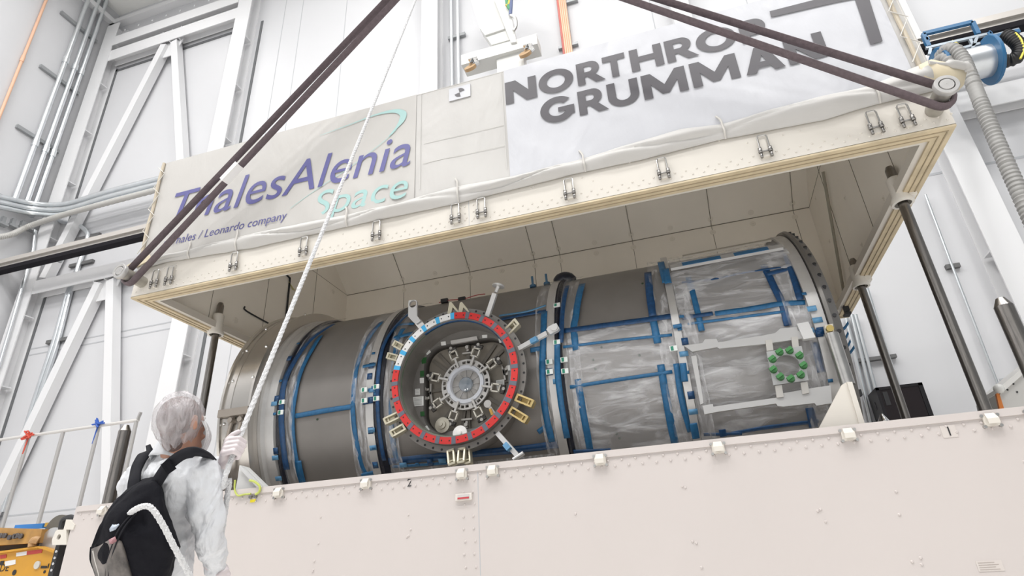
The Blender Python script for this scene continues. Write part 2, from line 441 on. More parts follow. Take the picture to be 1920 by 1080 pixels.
# toggle latches along the skirt
def latch(x):
    z = ZL + 0.155
    ho = MB().box((x - 0.028, Y0 - 0.022, z - 0.095), (x + 0.028, Y0, z + 0.11)).build('latch', CREAM, lid, 'cream toggle latch with steel bail')
    b = MB(); zt = z + 0.125; y = Y0 - 0.035
    pts = [(x - 0.04, y, z - 0.03), (x - 0.04, y, zt - 0.02), (x - 0.03, y, zt), (x + 0.03, y, zt), (x + 0.04, y, zt - 0.02), (x + 0.04, y, z - 0.03)]
    b.tube(pts, 0.0075, 8); b.build('bail', STEEL, ho)
    b = MB()
    for sx in (-0.042, 0.042):
        b.cyl((x + sx, y, z - 0.06), (x + sx, y, z - 0.005), 0.017, n=8); b.cyl((x + sx, y, z - 0.11), (x + sx, y, z - 0.06), 0.012, n=8)
    b.cyl((x - 0.06, y, z - 0.045), (x + 0.06, y, z - 0.045), 0.008, n=8); b.build('hook', mat('worn_steel', (0.28, 0.27, 0.26), 0.35, 1.0), ho)
    return ho
LX = (-5.66, -5.45, -4.56, -3.66, -2.78, -1.89, -1.61, -0.71, 0.18, 1.07, 1.96, 2.2)
l0 = latch(LX[0])
for x in LX[1:]: copy_tree(l0, (x - LX[0], 0, 0), lid)
# lifting trunnions
for x in (-5.86, 2.42):
    b = MB()
    b.lathe([(0, 0.064), (0.02, 0.068), (0.33, 0.068), (0.33, 0.0)], (x, Y0, 4.31), (0, -1, 0), 32)
    t = b.build('lifting_trunnion', mat('dull_zinc', (0.47, 0.45, 0.41), 0.42, 0.8, noise_amt=0.2, noise_scale=14), lid)
    b = MB(); b.lathe([(0.285, 0.05), (0.285, 0.084), (0.291, 0.090), (0.329, 0.090), (0.335, 0.085), (0.335, 0.060), (0.330, 0.057), (0.330, 0.052), (0.335, 0.049), (0.335, 0.005), (0.33, 0.0)], (x, Y0, 4.31), (0, -1, 0), 40)
    b.build('end_disc', mat('zinc_disc', (0.45, 0.44, 0.43), 0.45, 0.6, noise_amt=0.12, noise_scale=18), t)
# guide sleeves that run on the posts
def sleeve(x, y, z, s):
    b = MB(); b.lathe([(-0.16, 0.075), (-0.16, 0.10), (-0.13, 0.105), (-0.07, 0.075), (0.12, 0.072), (0.14, 0.06), (0.14, 0.045), (-0.16, 0.045)], (x, y, z), (0, 0, 1), 24)
    b.box((x + s*0.04, y - 0.05, z - 0.1), (x + s*0.13, y + 0.05, z + 0.08))
    b.build('guide_sleeve', mat('sleeve_white', (0.72, 0.69, 0.64), 0.5), lid)
PX = (2.37, 5.84), (2.37, 7.78), (-5.83, 5.99), (-5.83, 7.9)
sleeve(*PX[0], 4.2, 1); sleeve(*PX[1], 4.16, 1); sleeve(*PX[2], 4.22, -1); sleeve(*PX[3], 4.2, -1)
b = MB(); p = W(1543, 322, x=2.40); q = W(1584, 560, x=2.40); b.cyl(p, q, 0.02, n=10); b.build('lining_rod', mat('olive_rod', (0.35, 0.33, 0.27), 0.5), lid)
b = MB(); q = W(1586, 577, x=2.40); b.cbox(q, (0.06, 0.09, 0.12)); b.cbox(q + Vector((0, 0.03, -0.09)), (0.08, 0.14, 0.03)); b.build('corner_bracket', BLACK, lid)
b = MB(); q = W(281, 561, y=4.99); b.cbox(q, (0.1, 0.03, 0.02)); q = W(1745, 252, y=4.99); b.cbox(q, (0.12, 0.03, 0.02)); b.build('corner_plate', BLACK, lid)

# ------------------------------------------------------------------ transport container: the base
ZB = 1.822
base = thing('transport_container', 'cream lower half of the transport container, open on top', 'container base', (XM, 7.03, 0.12))
b = MB()
b.box((X0 - 0.04, Y0, 0.25), (X1, Y0 + 0.08, ZB - 0.004))
b.m = 0
x = X0 + 0.05
while x < X1:
    rivet(b, (x, Y0, ZB - 0.075), 0.012); rivet(b, (x + 0.05, Y0, ZB - 0.12), 0.012); x += 0.106
for z in np.arange(0.4, ZB - 0.15, 0.093):
    for dx in (-0.13, -0.045): rivet(b, (-1.735 + dx + (0.012 if int(z*100) % 2 else 0), Y0, z), 0.011)
for i in range(70): rivet(b, (rnd.choice((-5.2, -4.3, -3.2, -2.35, -0.95, -0.1, 0.75, 1.25, 2.05)) + rnd.uniform(-0.03, 0.03), Y0, rnd.uniform(0.4, ZB - 0.25)), 0.011)
b.m = 1; b.box((-1.737, Y0 - 0.0015, 0.25), (-1.731, Y0, ZB - 0.06))
b.build('front_panel', [BASEP, JOINT], base)
b = MB(); b.box((X0 - 0.04, Y1 - 0.08, 0.25), (X1, Y1, ZB)); b.build('back_panel', BASEP, base)
for xs in (X0 - 0.04, X1 - 0.08):
    b = MB(); b.box((xs, Y0 + 0.08, 0.25), (xs + 0.08, Y1 - 0.08, ZB)); b.build('end_panel', BASEP, base)
b = MB(); b.box((X0 + 0.04, Y0 + 0.08, 0.25), (X1 - 0.08, Y1 - 0.08, 0.33)); b.build('deck', LINING, base)
b = MB(); rim(b, -0.012, 0.10, ZB - 0.05, ZB + 0.002); b.build('top_rail', BASEP, base)
for xs in (-5.0, 1.5):
    b = MB(); b.box((xs - 0.3, Y0 + 0.3, 0.0), (xs + 0.3, Y1 - 0.3, 0.25)); b.build('foot_beam', BASEP, base)
def catch(x, ins=False):
    z = 1.752; b = MB()
    b.box((x - 0.045, Y0 - 0.02, z - 0.035), (x + 0.045, Y0, z + 0.035)); b.prism([(x - 0.028, Y0 - 0.02, z + 0.05), (x + 0.028, Y0 - 0.02, z + 0.05), (x + 0.034, Y0 - 0.055, z + 0.01), (x - 0.034, Y0 - 0.055, z + 0.01)], (0, 0.0, -0.035))
    c = b.build('catch_plate', CREAM, base)
    for dx in (-0.047, 0.047):
        for dz in (-0.036, 0.036): MB().cyl((x + dx, Y0 - 0.022, z + dz), (x + dx, Y0, z + dz), 0.011, n=8).build('bolt', STEEL, c)
    return c
CX = (-5.66, -5.45, -4.56, -3.64, -2.76, -1.87, -1.6, -0.71, 0.18, 1.07, 1.95, 2.2)
c0 = catch(CX[0])
for x in CX[1:]: copy_tree(c0, (x - CX[0], 0, 0), base)
# posts that guide the lid: four tall ones inside, two short ones at the front corners
for (px, py), zt in zip(PX, (4.48, 4.40, 4.53, 4.5)):
    b = MB(); b.cyl((px, py, 0.33), (px, py, zt - 0.04), 0.046, n=20); b.cyl((px, py, zt - 0.04), (px, py, zt), 0.046, 0.03, n=20); b.build('guide_post', POLE, base)
for px in (-5.86, 2.40):
    b = MB(); b.cyl((px, Y0 + 0.2, 0.33), (px, Y0 + 0.2, 2.60), 0.062, n=20); b.cyl((px, Y0 + 0.2, 2.60), (px, Y0 + 0.2, 2.665), 0.062, 0.03, n=20); b.build('guide_post', POLE, base)
# ------------------------------------------------------------------ fabric cover over the lid, with its printed banners
def flat_mesh(loops):
    """triangulated flat outline with holes; loops are lists of (x, y)"""
    bm = bmesh.new(); es = []
    for lp in loops:
        q = [bm.verts.new((p[0], p[1], 0)) for p in lp]; es += [bm.edges.new((q[i], q[(i+1) % len(q)])) for i in range(len(q))]
    bmesh.ops.triangle_fill(bm, use_beauty=True, use_dissolve=False, edges=es)
    bm.verts.index_update(); r = ([(v.co.x, v.co.y) for v in bm.verts], [[v.index for v in f.verts] for f in bm.faces]); bm.free(); return r
def text_mesh(s, shear=0.0, bold=0.0):
    cu = bpy.data.curves.new('t', 'FONT'); cu.body = s; cu.shear = shear; cu.resolution_u = 6; cu.offset = bold
    o = bpy.data.objects.new('t', cu); COL.objects.link(o); bpy.context.view_layer.update()
    dg = bpy.context.evaluated_depsgraph_get(); me = o.evaluated_get(dg).to_mesh()
    vs = [(v.co.x, v.co.y) for v in me.vertices]; fs = [list(p.vertices) for p in me.polygons]
    o.evaluated_get(dg).to_mesh_clear(); bpy.data.objects.remove(o, do_unlink=True); bpy.data.curves.remove(cu)
    return vs, fs
def ell(cx, cy, rx, ry, n=36, a0=0, a1=2*PI): return [(cx + rx*math.cos(a0 + (a1-a0)*i/n), cy + ry*math.sin(a0 + (a1-a0)*i/n)) for i in range(n)]
def letter(c):
    """heavy geometric capitals in a unit box: list of outlines with holes"""
    s = 0.30
    if c == 'N': return [[[(0, 0), (s*0.86, 0), (s*0.86, .56), (1 - s*1.15, 0), (1, 0), (1, 1), (1 - s*.86, 1), (1 - s*.86, .44), (s*1.15, 1), (0, 1)]]]
    if c == 'O': return [[ell(.5, .5, .53, .53, 48), ell(.5, .5, .28, .30, 40)]]
    if c == 'R':
        return [[[(0, 0), (.29, 0), (.29, .32), (.40, .32), (.68, 0), (1.06, 0), (.70, .385)] + [(.54 + .34*math.cos(t), .68 + .32*math.sin(t)) for t in np.linspace(-1.05, PI/2, 14)] + [(0, 1)],
                 [(.29, .54), (.29, .79)] + [(.47 + .12*math.cos(t), .665 + .125*math.sin(t)) for t in np.linspace(PI/2, -PI/2, 9)]]]
    if c == 'P':
        return [[[(0, 0), (.32, 0), (.32, .27)] + [(.55 + .42*math.cos(t), .635 + .365*math.sin(t)) for t in np.linspace(-PI/2, PI/2, 16)] + [(0, 1)],
                 [(.32, .51), (.32, .77)] + [(.51 + .15*math.cos(t), .64 + .13*math.sin(t)) for t in np.linspace(PI/2, -PI/2, 9)]]]
    if c == 'T': return [[[(.345, 0), (.655, 0), (.655, .75), (1, .75), (1, 1), (0, 1), (0, .75), (.345, .75)]]]
    if c == 'H': return [[[(0, 0), (.26, 0), (.26, .38), (.74, .38), (.74, 0), (1, 0), (1, 1), (.74, 1), (.74, .62), (.26, .62), (.26, 1), (0, 1)]]]
    if c == 'U':
        return [[[(0, 1)] + [(.5 + .5*math.cos(t), .40 + .43*math.sin(t)) for t in np.linspace(PI, 2*PI, 24)] + [(1, 1), (.73, 1)] + [(.5 + .23*math.cos(t), .415 + .20*math.sin(t)) for t in np.linspace(2*PI, PI, 16)] + [(.27, 1)]]]
    if c == 'M': return [[[(0, 0), (.20, 0), (.20, .54), (.42, .08), (.58, .08), (.80, .54), (.80, 0), (1, 0), (1, 1), (.78, 1), (.5, .45), (.22, 1), (0, 1)]]]
    if c == 'A': return [[[(0, 0), (.27, 0), (.345, .19), (.655, .19), (.73, 0), (1, 0), (.64, 1), (.36, 1)], [(.42, .40), (.5, .66), (.58, .40)]]]
    if c == 'G':
        o = [(.5 + .52*math.cos(t), .5 + .53*math.sin(t)) for t in np.linspace(.72, 2*PI - .62, 40)]
        i = [(.5 + .27*math.cos(t), .5 + .28*math.sin(t)) for t in np.linspace(2*PI - .75, .80, 32)]
        return [[o + [(1.0, .19), (1.0, .56), (.52, .56), (.52, .37), (.72, .37), (.72, .31)] + i]]
BY = Y0 - 0.012                                         # face of the banners
cover = thing('container_cover', 'off-white fabric cover lashed over the raised lid, carrying two printed banners', 'fabric cover', (XM, 7.03, 4.6))
def fabric(name, col, rough=0.6, sc=1.5, dist=0.06, stg=0.5):
    m = mat(name, col, rough)
    nt = m.node_tree; b = nt.nodes['Principled BSDF']
    tc = nt.nodes.new('ShaderNodeTexCoord'); mp = nt.nodes.new('ShaderNodeMapping'); mp.inputs['Scale'].default_value = (1.1, 1, 0.55)
    mp.inputs['Rotation'].default_value = (0, 0.5, 0)
    nt.links.new(tc.outputs['Object'], mp.inputs[0])
    n = nt.nodes.new('ShaderNodeTexNoise'); n.inputs['Scale'].default_value = sc; n.inputs['Detail'].default_value = 3.5; n.inputs['Distortion'].default_value = 0.8
    n2 = nt.nodes.new('ShaderNodeTexNoise'); n2.inputs['Scale'].default_value = sc*6; n2.inputs['Detail'].default_value = 3
    nt.links.new(mp.outputs[0], n.inputs['Vector']); nt.links.new(mp.outputs[0], n2.inputs['Vector'])
    ad = nt.nodes.new('ShaderNodeMath'); ad.operation = 'MULTIPLY_ADD'; ad.inputs[1].default_value = 0.12
    nt.links.new(n2.outputs['Fac'], ad.inputs[0]); nt.links.new(n.outputs['Fac'], ad.inputs[2])
    bp = nt.nodes.new('ShaderNodeBump'); bp.inputs['Strength'].default_value = stg; bp.inputs['Distance'].default_value = dist
    nt.links.new(ad.outputs[0], bp.inputs['Height']); nt.links.new(bp.outputs[0], b.inputs['Normal'])
    return m
FAB = fabric('cover_fabric_offwhite', (0.475, 0.462, 0.445), 0.55)
FABL = fabric('banner_fabric_warm', (0.455, 0.44, 0.42), 0.6)
FABR = fabric('banner_fabric_white', (0.50, 0.505, 0.535), 0.45)
hem_b = [(250, 507), (305, 491), (468, 464), (647, 423.5), (859, 378.7), (1093, 320), (1200, 298), (1280, 277), (1357, 258), (1547, 222), (1643, 192), (1710, 178), (1770, 163)]
hem_t = [(270, 495), (301, 479), (464, 438), (647, 401), (751, 378), (851, 348), (960, 330), (1093, 295), (1167, 272), (1280, 239), (1353, 230), (1447, 203), (1537, 178), (1633, 158), (1723, 120), (1770, 115)]
hb = [(p.x, p.z) for p in (W(u, v, y=4.76) for u, v in hem_b)]; ht = [(p.x, p.z) for p in (W(u, v, y=4.76) for u, v in hem_t)]
TIES = (-5.93, -4.57 - .66, -4.57, -3.15, -1.86, -0.54, 0.77, 2.06)
def pinch(x): return min(1.0, min(abs(x - t) for t in TIES)/0.28)
b = MB(); n = 150; prof = 12; vs = []
for i in range(n + 1):
    x = X0 + 0.03 + (X1 - X0 - 0.06)*i/n
    zb_ = float(np.interp(x, [p[0] for p in hb], [p[1] for p in hb])); zt_ = float(np.interp(x, [p[0] for p in ht], [p[1] for p in ht]))
    k = 0.45 + 0.55*pinch(x)
    for j in range(prof + 1):
        t = j/prof; z = zt_ + (zb_ - zt_)*t
        nz = noise.noise(Vector((x*1.6 + 3, z*5 - x*1.5, 1.3))); n3 = noise.noise(Vector((x*5, z*11, 7)))
        bulge = math.sin(PI*min(1, t*1.02)**0.8)*0.062*k + 0.020*nz*math.sin(PI*t)
        crease = -0.022*math.exp(-((t - 0.42 - 0.25*math.sin(x*3.1))/0.09)**2)*(0.5 + 0.8*pinch(x))
        vs.append(Vector((x, Y0 - 0.018 - max(0, bulge + crease*0.8 + 0.006*n3*math.sin(PI*t)), z + 0.006*n3)))
b.add(vs, [(i*(prof+1) + j, (i+1)*(prof+1) + j, (i+1)*(prof+1) + j+1, i*(prof+1) + j+1) for i in range(n) for j in range(prof)], True)
b.build('gathered_hem', FAB, cover, fix=False, solid=0.004)
ZT = ZS + 0.015
def sheet(name, m, x0, x1, y, amp, zlo=None, label=None, nx=60, nz=16):
    b = MB(); vs = []
    for i in range(nx + 1):
        x = x0 + (x1 - x0)*i/nx
        za = float(np.interp(x, [p[0] for p in ht], [p[1] for p in ht])) - 0.03
        for j in range(nz + 1):
            z = za + (ZT - za)*j/nz
            q = max(0.0, 1 - (z - za)/0.7)
            f = amp*(noise.noise(Vector((x*1.3, z*0.9 + x*0.7, y))) + 0.5*noise.noise(Vector((x*3.7, z*2.2, 4)))) + 0.03*q*noise.noise(Vector((x*3 + (z - za)*1.5, z*0.8, 9)))
            vs.append(Vector((x, y - max(f, -0.004), z)))
    b.add(vs, [(i*(nz+1) + j, (i+1)*(nz+1) + j, (i+1)*(nz+1) + j+1, i*(nz+1) + j+1) for i in range(nx) for j in range(nz)], True)
    return b.build(name, m, cover, label, fix=False)
sheet('front_sheet', FAB, X0 + 0.02, X1 - 0.01, Y0 - 0.006, 0.003)
xl1 = W(781, 181, y=BY).x; xr0 = W(945, 145, y=BY).x; xr1 = 2.40
bl = sheet('banner', FABL, X0 + 0.06, xl1, BY, 0.002, label='warm white banner with blue and teal lettering'); br = sheet('banner', FABR, xr0, xr1, BY, 0.002, label='cool white banner with large dark grey capitals')
b = MB(); b.box((X0 - 0.012, Y0, 4.62), (X0, Y1, ZS)); b.build('end_sheet', FAB, cover)
b = MB(); b.box((X1, Y0, 4.62), (X1 + 0.012, Y1, ZS)); b.build('end_sheet', FAB, cover)
b = MB(); o = [(Y0 - .006, ZS), (Y0 + CH, ZS + CHZ + .012), (Y1 - CH, ZS + CHZ + .012), (Y1 + .006, ZS)]
for i in range(3): b.add([(X0 - .012, *o[i]), (X1 + .012, *o[i]), (X1 + .012, *o[i+1]), (X0 - .012, *o[i+1])], [(0, 1, 2, 3)], False)
b.build('roof_sheet', FAB, cover, solid=0.008)
# seams and lacing at the two ends, and between the banners
b = MB()
for x in (xl1 + 0.06, xr0 - 0.03):
    b.bar((x, BY - .003, 4.72), (x, BY - .003, ZT), 0.006, 0.002, (0, 1, 0))
for z in (5.32, 5.05): b.bar((xl1 + 0.1, BY, z), (xr0 - 0.03, BY, z - 0.02), 0.002, 0.005, (0, 0, 1))
b.build('stitched_seam', mat('seam_shade', (0.55, 0.54, 0.52), 0.8), cover)
# ends of the cover: folded strip with lacing cord
for xe, s, zlo in ((X0 + 0.03, 1, 4.66), (2.46, -1, 4.78)):
    b = MB(); b.tube([(xe, BY - .012 - 0.006*math.sin(z*9), z) for z in np.linspace(zlo, ZT, 24)], 0.02, 8)
    b.build('corner_piping', mat('piping_tan', (0.48, 0.42, 0.33), 0.7), cover)
    b = MB(); zz = np.arange(zlo + 0.05, ZT - 0.05, 0.16); pts = []
    for i, z in enumerate(zz): pts.append((xe + (0.075 if i % 2 else -0.05)*(1 if s > 0 else 1), BY - 0.03, z + (0.04 if i % 2 else 0)))
    b.tube(pts, 0.0055, 6, smooth=False); b.build('lacing_cord', mat('lacing_offwhite', (0.62, 0.60, 0.56), 0.7), cover)
# tan flap of the cover folded open at the top right corner and at the left corner
b = MB(); c = [W(1723, 122, y=4.72), W(1745, 112, y=4.75), W(1775, 118, y=4.9), W(1812, 134, y=5.05), W(1806, 160, y=5.0), W(1788, 178, y=4.9), W(1762, 158, y=4.76), W(1735, 150, y=4.73)]
ctr = sum(c, Vector())/len(c) + Vector((0, -0.05, 0)); b.add(c + [ctr], [(i, (i+1) % len(c), len(c)) for i in range(len(c))], True)
b.build('corner_flap', mat('flap_inside_tan', (0.60, 0.52, 0.37), 0.6), cover, solid=0.012)
b = MB(); b.tube(spline([W(1740, 118, y=4.74), W(1758, 121, y=4.8), W(1785, 122, y=4.92), W(1806, 127, y=5.03), W(1812, 137, y=5.06)], 5), [0.02]*9 + [0.045]*6 + [0.06]*6, 10); b.build('rolled_edge', FAB, cover)
b = MB(); c = [W(226, 505, y=4.83), W(247, 493, y=4.75), W(262, 478, y=4.73), W(275, 470, y=4.73), W(285, 486, y=4.72), W(252, 503, y=4.73)]
b.add(c, [tuple(range(6))], False); b.build('corner_flap', mat('flap_inside_tan', (0.6, 0.5, 0.33), 0.6), cover, solid=0.012)
# ties around the gathered hem
b0 = None
for x in TIES[1:]:
    zt_ = float(np.interp(x, [p[0] for p in ht], [p[1] for p in ht])); zb_ = float(np.interp(x, [p[0] for p in hb], [p[1] for p in hb]))
    b = MB(); pts = [(x - .03, BY - 0.01, zt_ + 0.10), (x, BY - .03, zt_ + 0.03), (x + .004, Y0 - 0.055, (zt_*2 + zb_)/3), (x + .008, Y0 - 0.06, (zt_ + zb_*2)/3), (x + .006, Y0 - 0.02, zb_ - 0.005)]
    b.tube(spline(pts, 4), 0.010, 6); b.build('tie', mat('tie_greyish', (0.52, 0.50, 0.47), 0.7), cover)
# lettering
DARK = mat('print_dark_grey', (0.062, 0.057, 0.066), 0.45); BLUE = mat('print_violet_blue', (0.082, 0.08, 0.245), 0.5); TEAL = mat('print_pale_teal', (0.30, 0.475, 0.46), 0.5)
b = MB()
LT = 0.009
def put(b, vs, fs, fn): b.add([fn(x, y) for x, y in vs], fs, False)
def row(word, spans, mid, zt, zb):
    for ch, (u0, u1) in zip(word, spans):
        xa = W(u0, mid(u0), y=BY).x; xc = W(u1, mid(u1), y=BY).x
        for loops in letter(ch):
            vs, fs = flat_mesh(loops)
            put(b, vs, fs, lambda px, py: Vector((xa + (xc - xa)*px, BY - LT, zb(xa + (xc-xa)*px) + (zt(xa + (xc-xa)*px) - zb(xa + (xc-xa)*px))*py)))
tl = W(946, 157, y=BY); tr = W(1432, 31, y=BY); b1 = W(951, 197, y=BY); b2 = W(1398, 82, y=BY)
ln = lambda p, q: (lambda x: p.z + (q.z - p.z)*(x - p.x)/(q.x - p.x))
row('NORTHROP', [(948, 1006), (1012, 1073), (1082, 1130), (1131, 1173), (1182, 1242), (1248, 1303), (1307, 1377), (1387, 1437)], lambda u: 170 - .26*(u - 975), ln(tl, tr), ln(b1, b2))
g1 = W(1018, 190, y=BY); g2 = W(1530, 62, y=BY); h1 = W(1030, 232, y=BY); h2 = W(1545, 108, y=BY)
row('GRUMMAN', [(1015, 1077), (1085, 1136), (1140, 1198), (1205, 1287), (1296, 1383), (1393, 1465), (1473, 1546)], lambda u: 208 - .2554*(u - 1045), ln(g1, g2), ln(h1, h2))
b.build('lettering', DARK, br, 'dark grey heavy capitals')
b = MB()
q = [W(u, v, y=BY - LT) for u, v in ((1443, 21), (1560, -9), (1623, -24), (1655, 77), (1632, 84), (1603, -2), (1566, 5), (1446, 32))]
b.add([Vector((p.x, BY - LT, p.z)) for p in q], [(0, 1, 6, 7), (1, 2, 5, 6), (2, 3, 4, 5)], False)
b.build('bracket_mark', DARK, br)
def line_text(b, s, u0, v0, u1, v1, top, shear, bold=0.0):
    """s set between two points of the baseline; top = a point at capital height above its start"""
    p, q = W(u0, v0, y=BY), W(u1, v1, y=BY); h = W(*top, y=BY).z - p.z
    vs, fs = text_mesh(s, shear, bold); x0 = min(v[0] for v in vs); x1 = max(v[0] for v in vs)
    cap = text_mesh('T')[0]; ch = max(v[1] for v in cap)
    put(b, vs, fs, lambda x, y: Vector((p.x + (q.x - p.x)*(x - x0)/(x1 - x0), BY - LT, p.z + (q.z - p.z)*(x - x0)/(x1 - x0) + h*y/ch)))
b = MB(); line_text(b, 'ThalesAlenia', 317, 421, 770, 309, (317, 367), 0.22, 0.0); b.build('lettering', BLUE, bl, 'violet blue slanted name')
b = MB(); line_text(b, 'Space', 586, 408, 765, 369, (588, 363), 0.22, 0.0); b.build('lettering', TEAL, bl, 'pale teal slanted word')
b = MB(); line_text(b, 'a Thales / Leonardo company', 306, 463, 538, 411, (308, 449), 0.2, 0.0); b.build('lettering', BLUE, bl, 'small violet blue line')
b = MB(); path = [(545, 391), (600, 352), (660, 312), (715, 270), (745, 243)]; path2 = [(600, 255), (660, 233), (705, 216), (740, 209), (756, 214), (754, 226), (744, 240), (730, 256)]
def ribbon(b, path, ws):
    P = spline([W(u, v, y=BY) for u, v in path], 6); k = len(P); L = []
    for i in range(k):
        d = (P[min(i+1, k-1)] - P[max(i-1, 0)]); nrm = Vector((-d.z, 0, d.x)).normalized(); w = float(np.interp(i/(k-1), np.linspace(0, 1, len(ws)), ws))
        L += [P[i] + nrm*w/2 + Vector((0, -LT + .001, 0)), P[i] - nrm*w/2 + Vector((0, -LT + .001, 0))]
    b.add(L, [(2*i, 2*i+1, 2*i+3, 2*i+2) for i in range(k-1)], False)
ribbon(b, path, [.006, .008, .008, .008, .006]); ribbon(b, path2, [.004, .012, .02, .05, .085, .075, .03, .01])
b.build('orbit_mark', TEAL, bl)
b = MB(); c = W(862, 174, y=BY); b.box((c.x - .13, BY - .005, c.z - .09), (c.x + .13, BY, c.z + .09)); b.m = 1
for a0 in (0.2, 0.2 + PI):
    pts = [(c.x, BY - .007, c.z)] + [(c.x + .062*math.cos(t), BY - .007, c.z + .062*math.sin(t)) for t in np.linspace(a0, a0 + PI/2, 10)]
    b.add(pts, [tuple(range(len(pts)))], False)
b.build('target_sticker', [FABR, DARK], cover)
b = MB(); vs, fs = text_mesh('SP 20 /MAX   2000', 0.2); x1t = max(v[0] for v in vs); p = W(1226, 359, y=Y0 + .152); q = W(1333, 336, y=Y0 + .152)
put(b, vs, fs, lambda x, y: Vector((p.x + (q.x - p.x)*x/x1t, Y0 + .153, ZL + .004 + y*0.045)))
b.build('marker_writing', INK, lid)

# ------------------------------------------------------------------ lifting slings
SL = mat('sling_mauve_webbing', (0.125, 0.095, 0.105), 0.75, noise_amt=0.25, noise_scale=30, bump=0.3, bump_scale=120)
def sling(T, K, sep1, label, tagpos):
    th = thing('lifting_sling', label, 'sling', K, 'round slings lifting the lid')
    T = Vector(T); K = T + (Vector(K) - T)*1.8; sep1 = 0.188 + (sep1 - 0.188)*1.8; tagpos = [(q[0]/1.8, *q[1:]) for q in tagpos]; d = (K - T).normalized(); e = Vector((d.z, 0, -d.x)).normalized()    # across, in the vertical plane
    R = 0.068 + 0.026; a = []
    for t in np.linspace(0, 1, 14): a.append(K - e*(sep1/2) + (T - e*R - (K - e*(sep1/2)))*float(t))
    for t in np.linspace(0, PI, 14)[1:-1]: a.append(T - e*R*math.cos(t) - d.normalized()*R*math.sin(t))
    for t in np.linspace(0, 1, 14): a.append(T + e*R + (K + e*(sep1/2) - T - e*R)*float(t))
    b = MB(); n = 8; vs = []
    for i, p in enumerate(a):
        dd = (a[min(i+1, len(a)-1)] - a[max(i-1, 0)]).normalized(); ac = dd.cross(Vector((0, 1, 0))).normalized(); yy = ac.cross(dd)
        vs += [p + ac*(0.023*math.cos(2*PI*j/n)) + yy*(0.045*math.sin(2*PI*j/n)) for j in range(n)]
    b.add(vs, [(i*n + j, i*n + (j+1) % n, (i+1)*n + (j+1) % n, (i+1)*n + j) for i in range(len(a)-1) for j in range(n)], True)
    b.build('strap', SL, th)
    for t, s, w, l in tagpos:
        b = MB(); off = e*(s*(R + (sep1/2 - R)*t)); p = T + (K - T)*t + off
        b.bar(p - d*l/2 + Vector((0, -.02, 0)), p + d*l/2 + Vector((0, -.02, 0)), 0.10, w); b.build('label_tag', mat('tag_white', (0.75, 0.74, 0.73), 0.5), th)
    return th
SLL = sling((-5.86, 4.62, 4.31), RD(757, -25, 7.0), 0.115, 'left mauve lifting sling looped on the trunnion by the blue lettering', [(0.36, 1, 0.062, 0.26)])
SLR = sling((2.42, 4.62, 4.31), RD(1118, -30, 5.9), 0.10, 'right mauve lifting sling looped on the trunnion by the grey lettering', [])
# ------------------------------------------------------------------ the space module lying in the base
mod = thing('habitat_module', 'grey cylindrical spacecraft module in the open container, patched with blue tape and clear plastic', 'spacecraft module', (-1.85, MY, MZ - 1.5))
AXX = (1, 0, 0)
def band(x0, x1, r0, r1=None, n=120):
    b = MB(); r1 = r0 if r1 is None else r1
    b.lathe([(x0, r0 - 0.03), (x0, r0), (x1, r1), (x1, r1 - 0.03)], (0, MY, MZ), AXX, n); return b
SHELL = mat('shell_grey_satin', (0.222, 0.207, 0.194), 0.45, 0.3, noise_amt=0.10, noise_scale=3)
FLG = mat('flange_pale_aluminium', (0.56, 0.55, 0.54), 0.38, 0.5, noise_amt=0.1, noise_scale=8)
POLI = mat('polished_cover_steel', (0.62, 0.59, 0.55), 0.26, 0.9, noise_amt=0.12, noise_scale=3, bump=0.06, bump_scale=3)
NAVY = mat('dark_seam_film', (0.012, 0.014, 0.025), 0.3, noise_amt=0.3, noise_scale=20, bump=0.4, bump_scale=25)
TAPE = mat('blue_tape', (0.014, 0.125, 0.28), 0.45, noise_amt=0.3, noise_scale=25)
TAPED = mat('deep_blue_tape', (0.007, 0.06, 0.17), 0.4, noise_amt=0.4, noise_scale=25)
TAPEL = mat('pale_blue_tape', (0.10, 0.27, 0.46), 0.5, noise_amt=0.2, noise_scale=25)
# end cover at left
b = MB(); b.lathe([(-5.03, 1.30), (-5.03, 1.60), (-5.02, 1.635), (-4.99, 1.635), (-4.98, 1.61), (-4.90, 1.61), (-4.895, 1.617), (-4.885, 1.617), (-4.88, 1.61), (-4.66, 1.60), (-4.65, 1.625), (-4.62, 1.625), (-4.615, 1.59), (-4.60, 1.49), (-4.60, 1.40)], (0, MY, MZ), AXX, 140)
ec = b.build('end_cover', POLI, mod, 'polished metal end cover')
for xx, r in ((-4.945, 1.61), (-4.66, 1.625)):
    for th in (62, 45, 28, 12, -6, -24):
        b = MB(); b.ball(cp(xx, math.radians(th), r), 0.020, 10); b.build('screw', CHROME, ec)
b = MB(); b.lathe([(-4.60, 1.46), (-4.60, 1.50), (-4.55, 1.51), (-4.52, 1.475), (-4.50, 1.475), (-4.49, 1.49), (-4.40, 1.49), (-4.38, 1.46), (-4.38, 1.40)], (0, MY, MZ), AXX, 140); b.build('cover_flange', FLG, mod)
for xa_, xb_, r in ((-4.38, -4.30, 1.468), (-3.165, -3.06, 1.472), (-1.145, -1.085, 1.472)):
    b = MB(); m_ = (xa_ + xb_)/2; b.lathe([(xa_, r - 0.05), (xa_, r), (m_, r + 0.022), (xb_, r), (xb_, r - 0.05)], (0, MY, MZ), AXX, 140); b.build('seam_film', NAVY, mod, 'dark film over the seam')
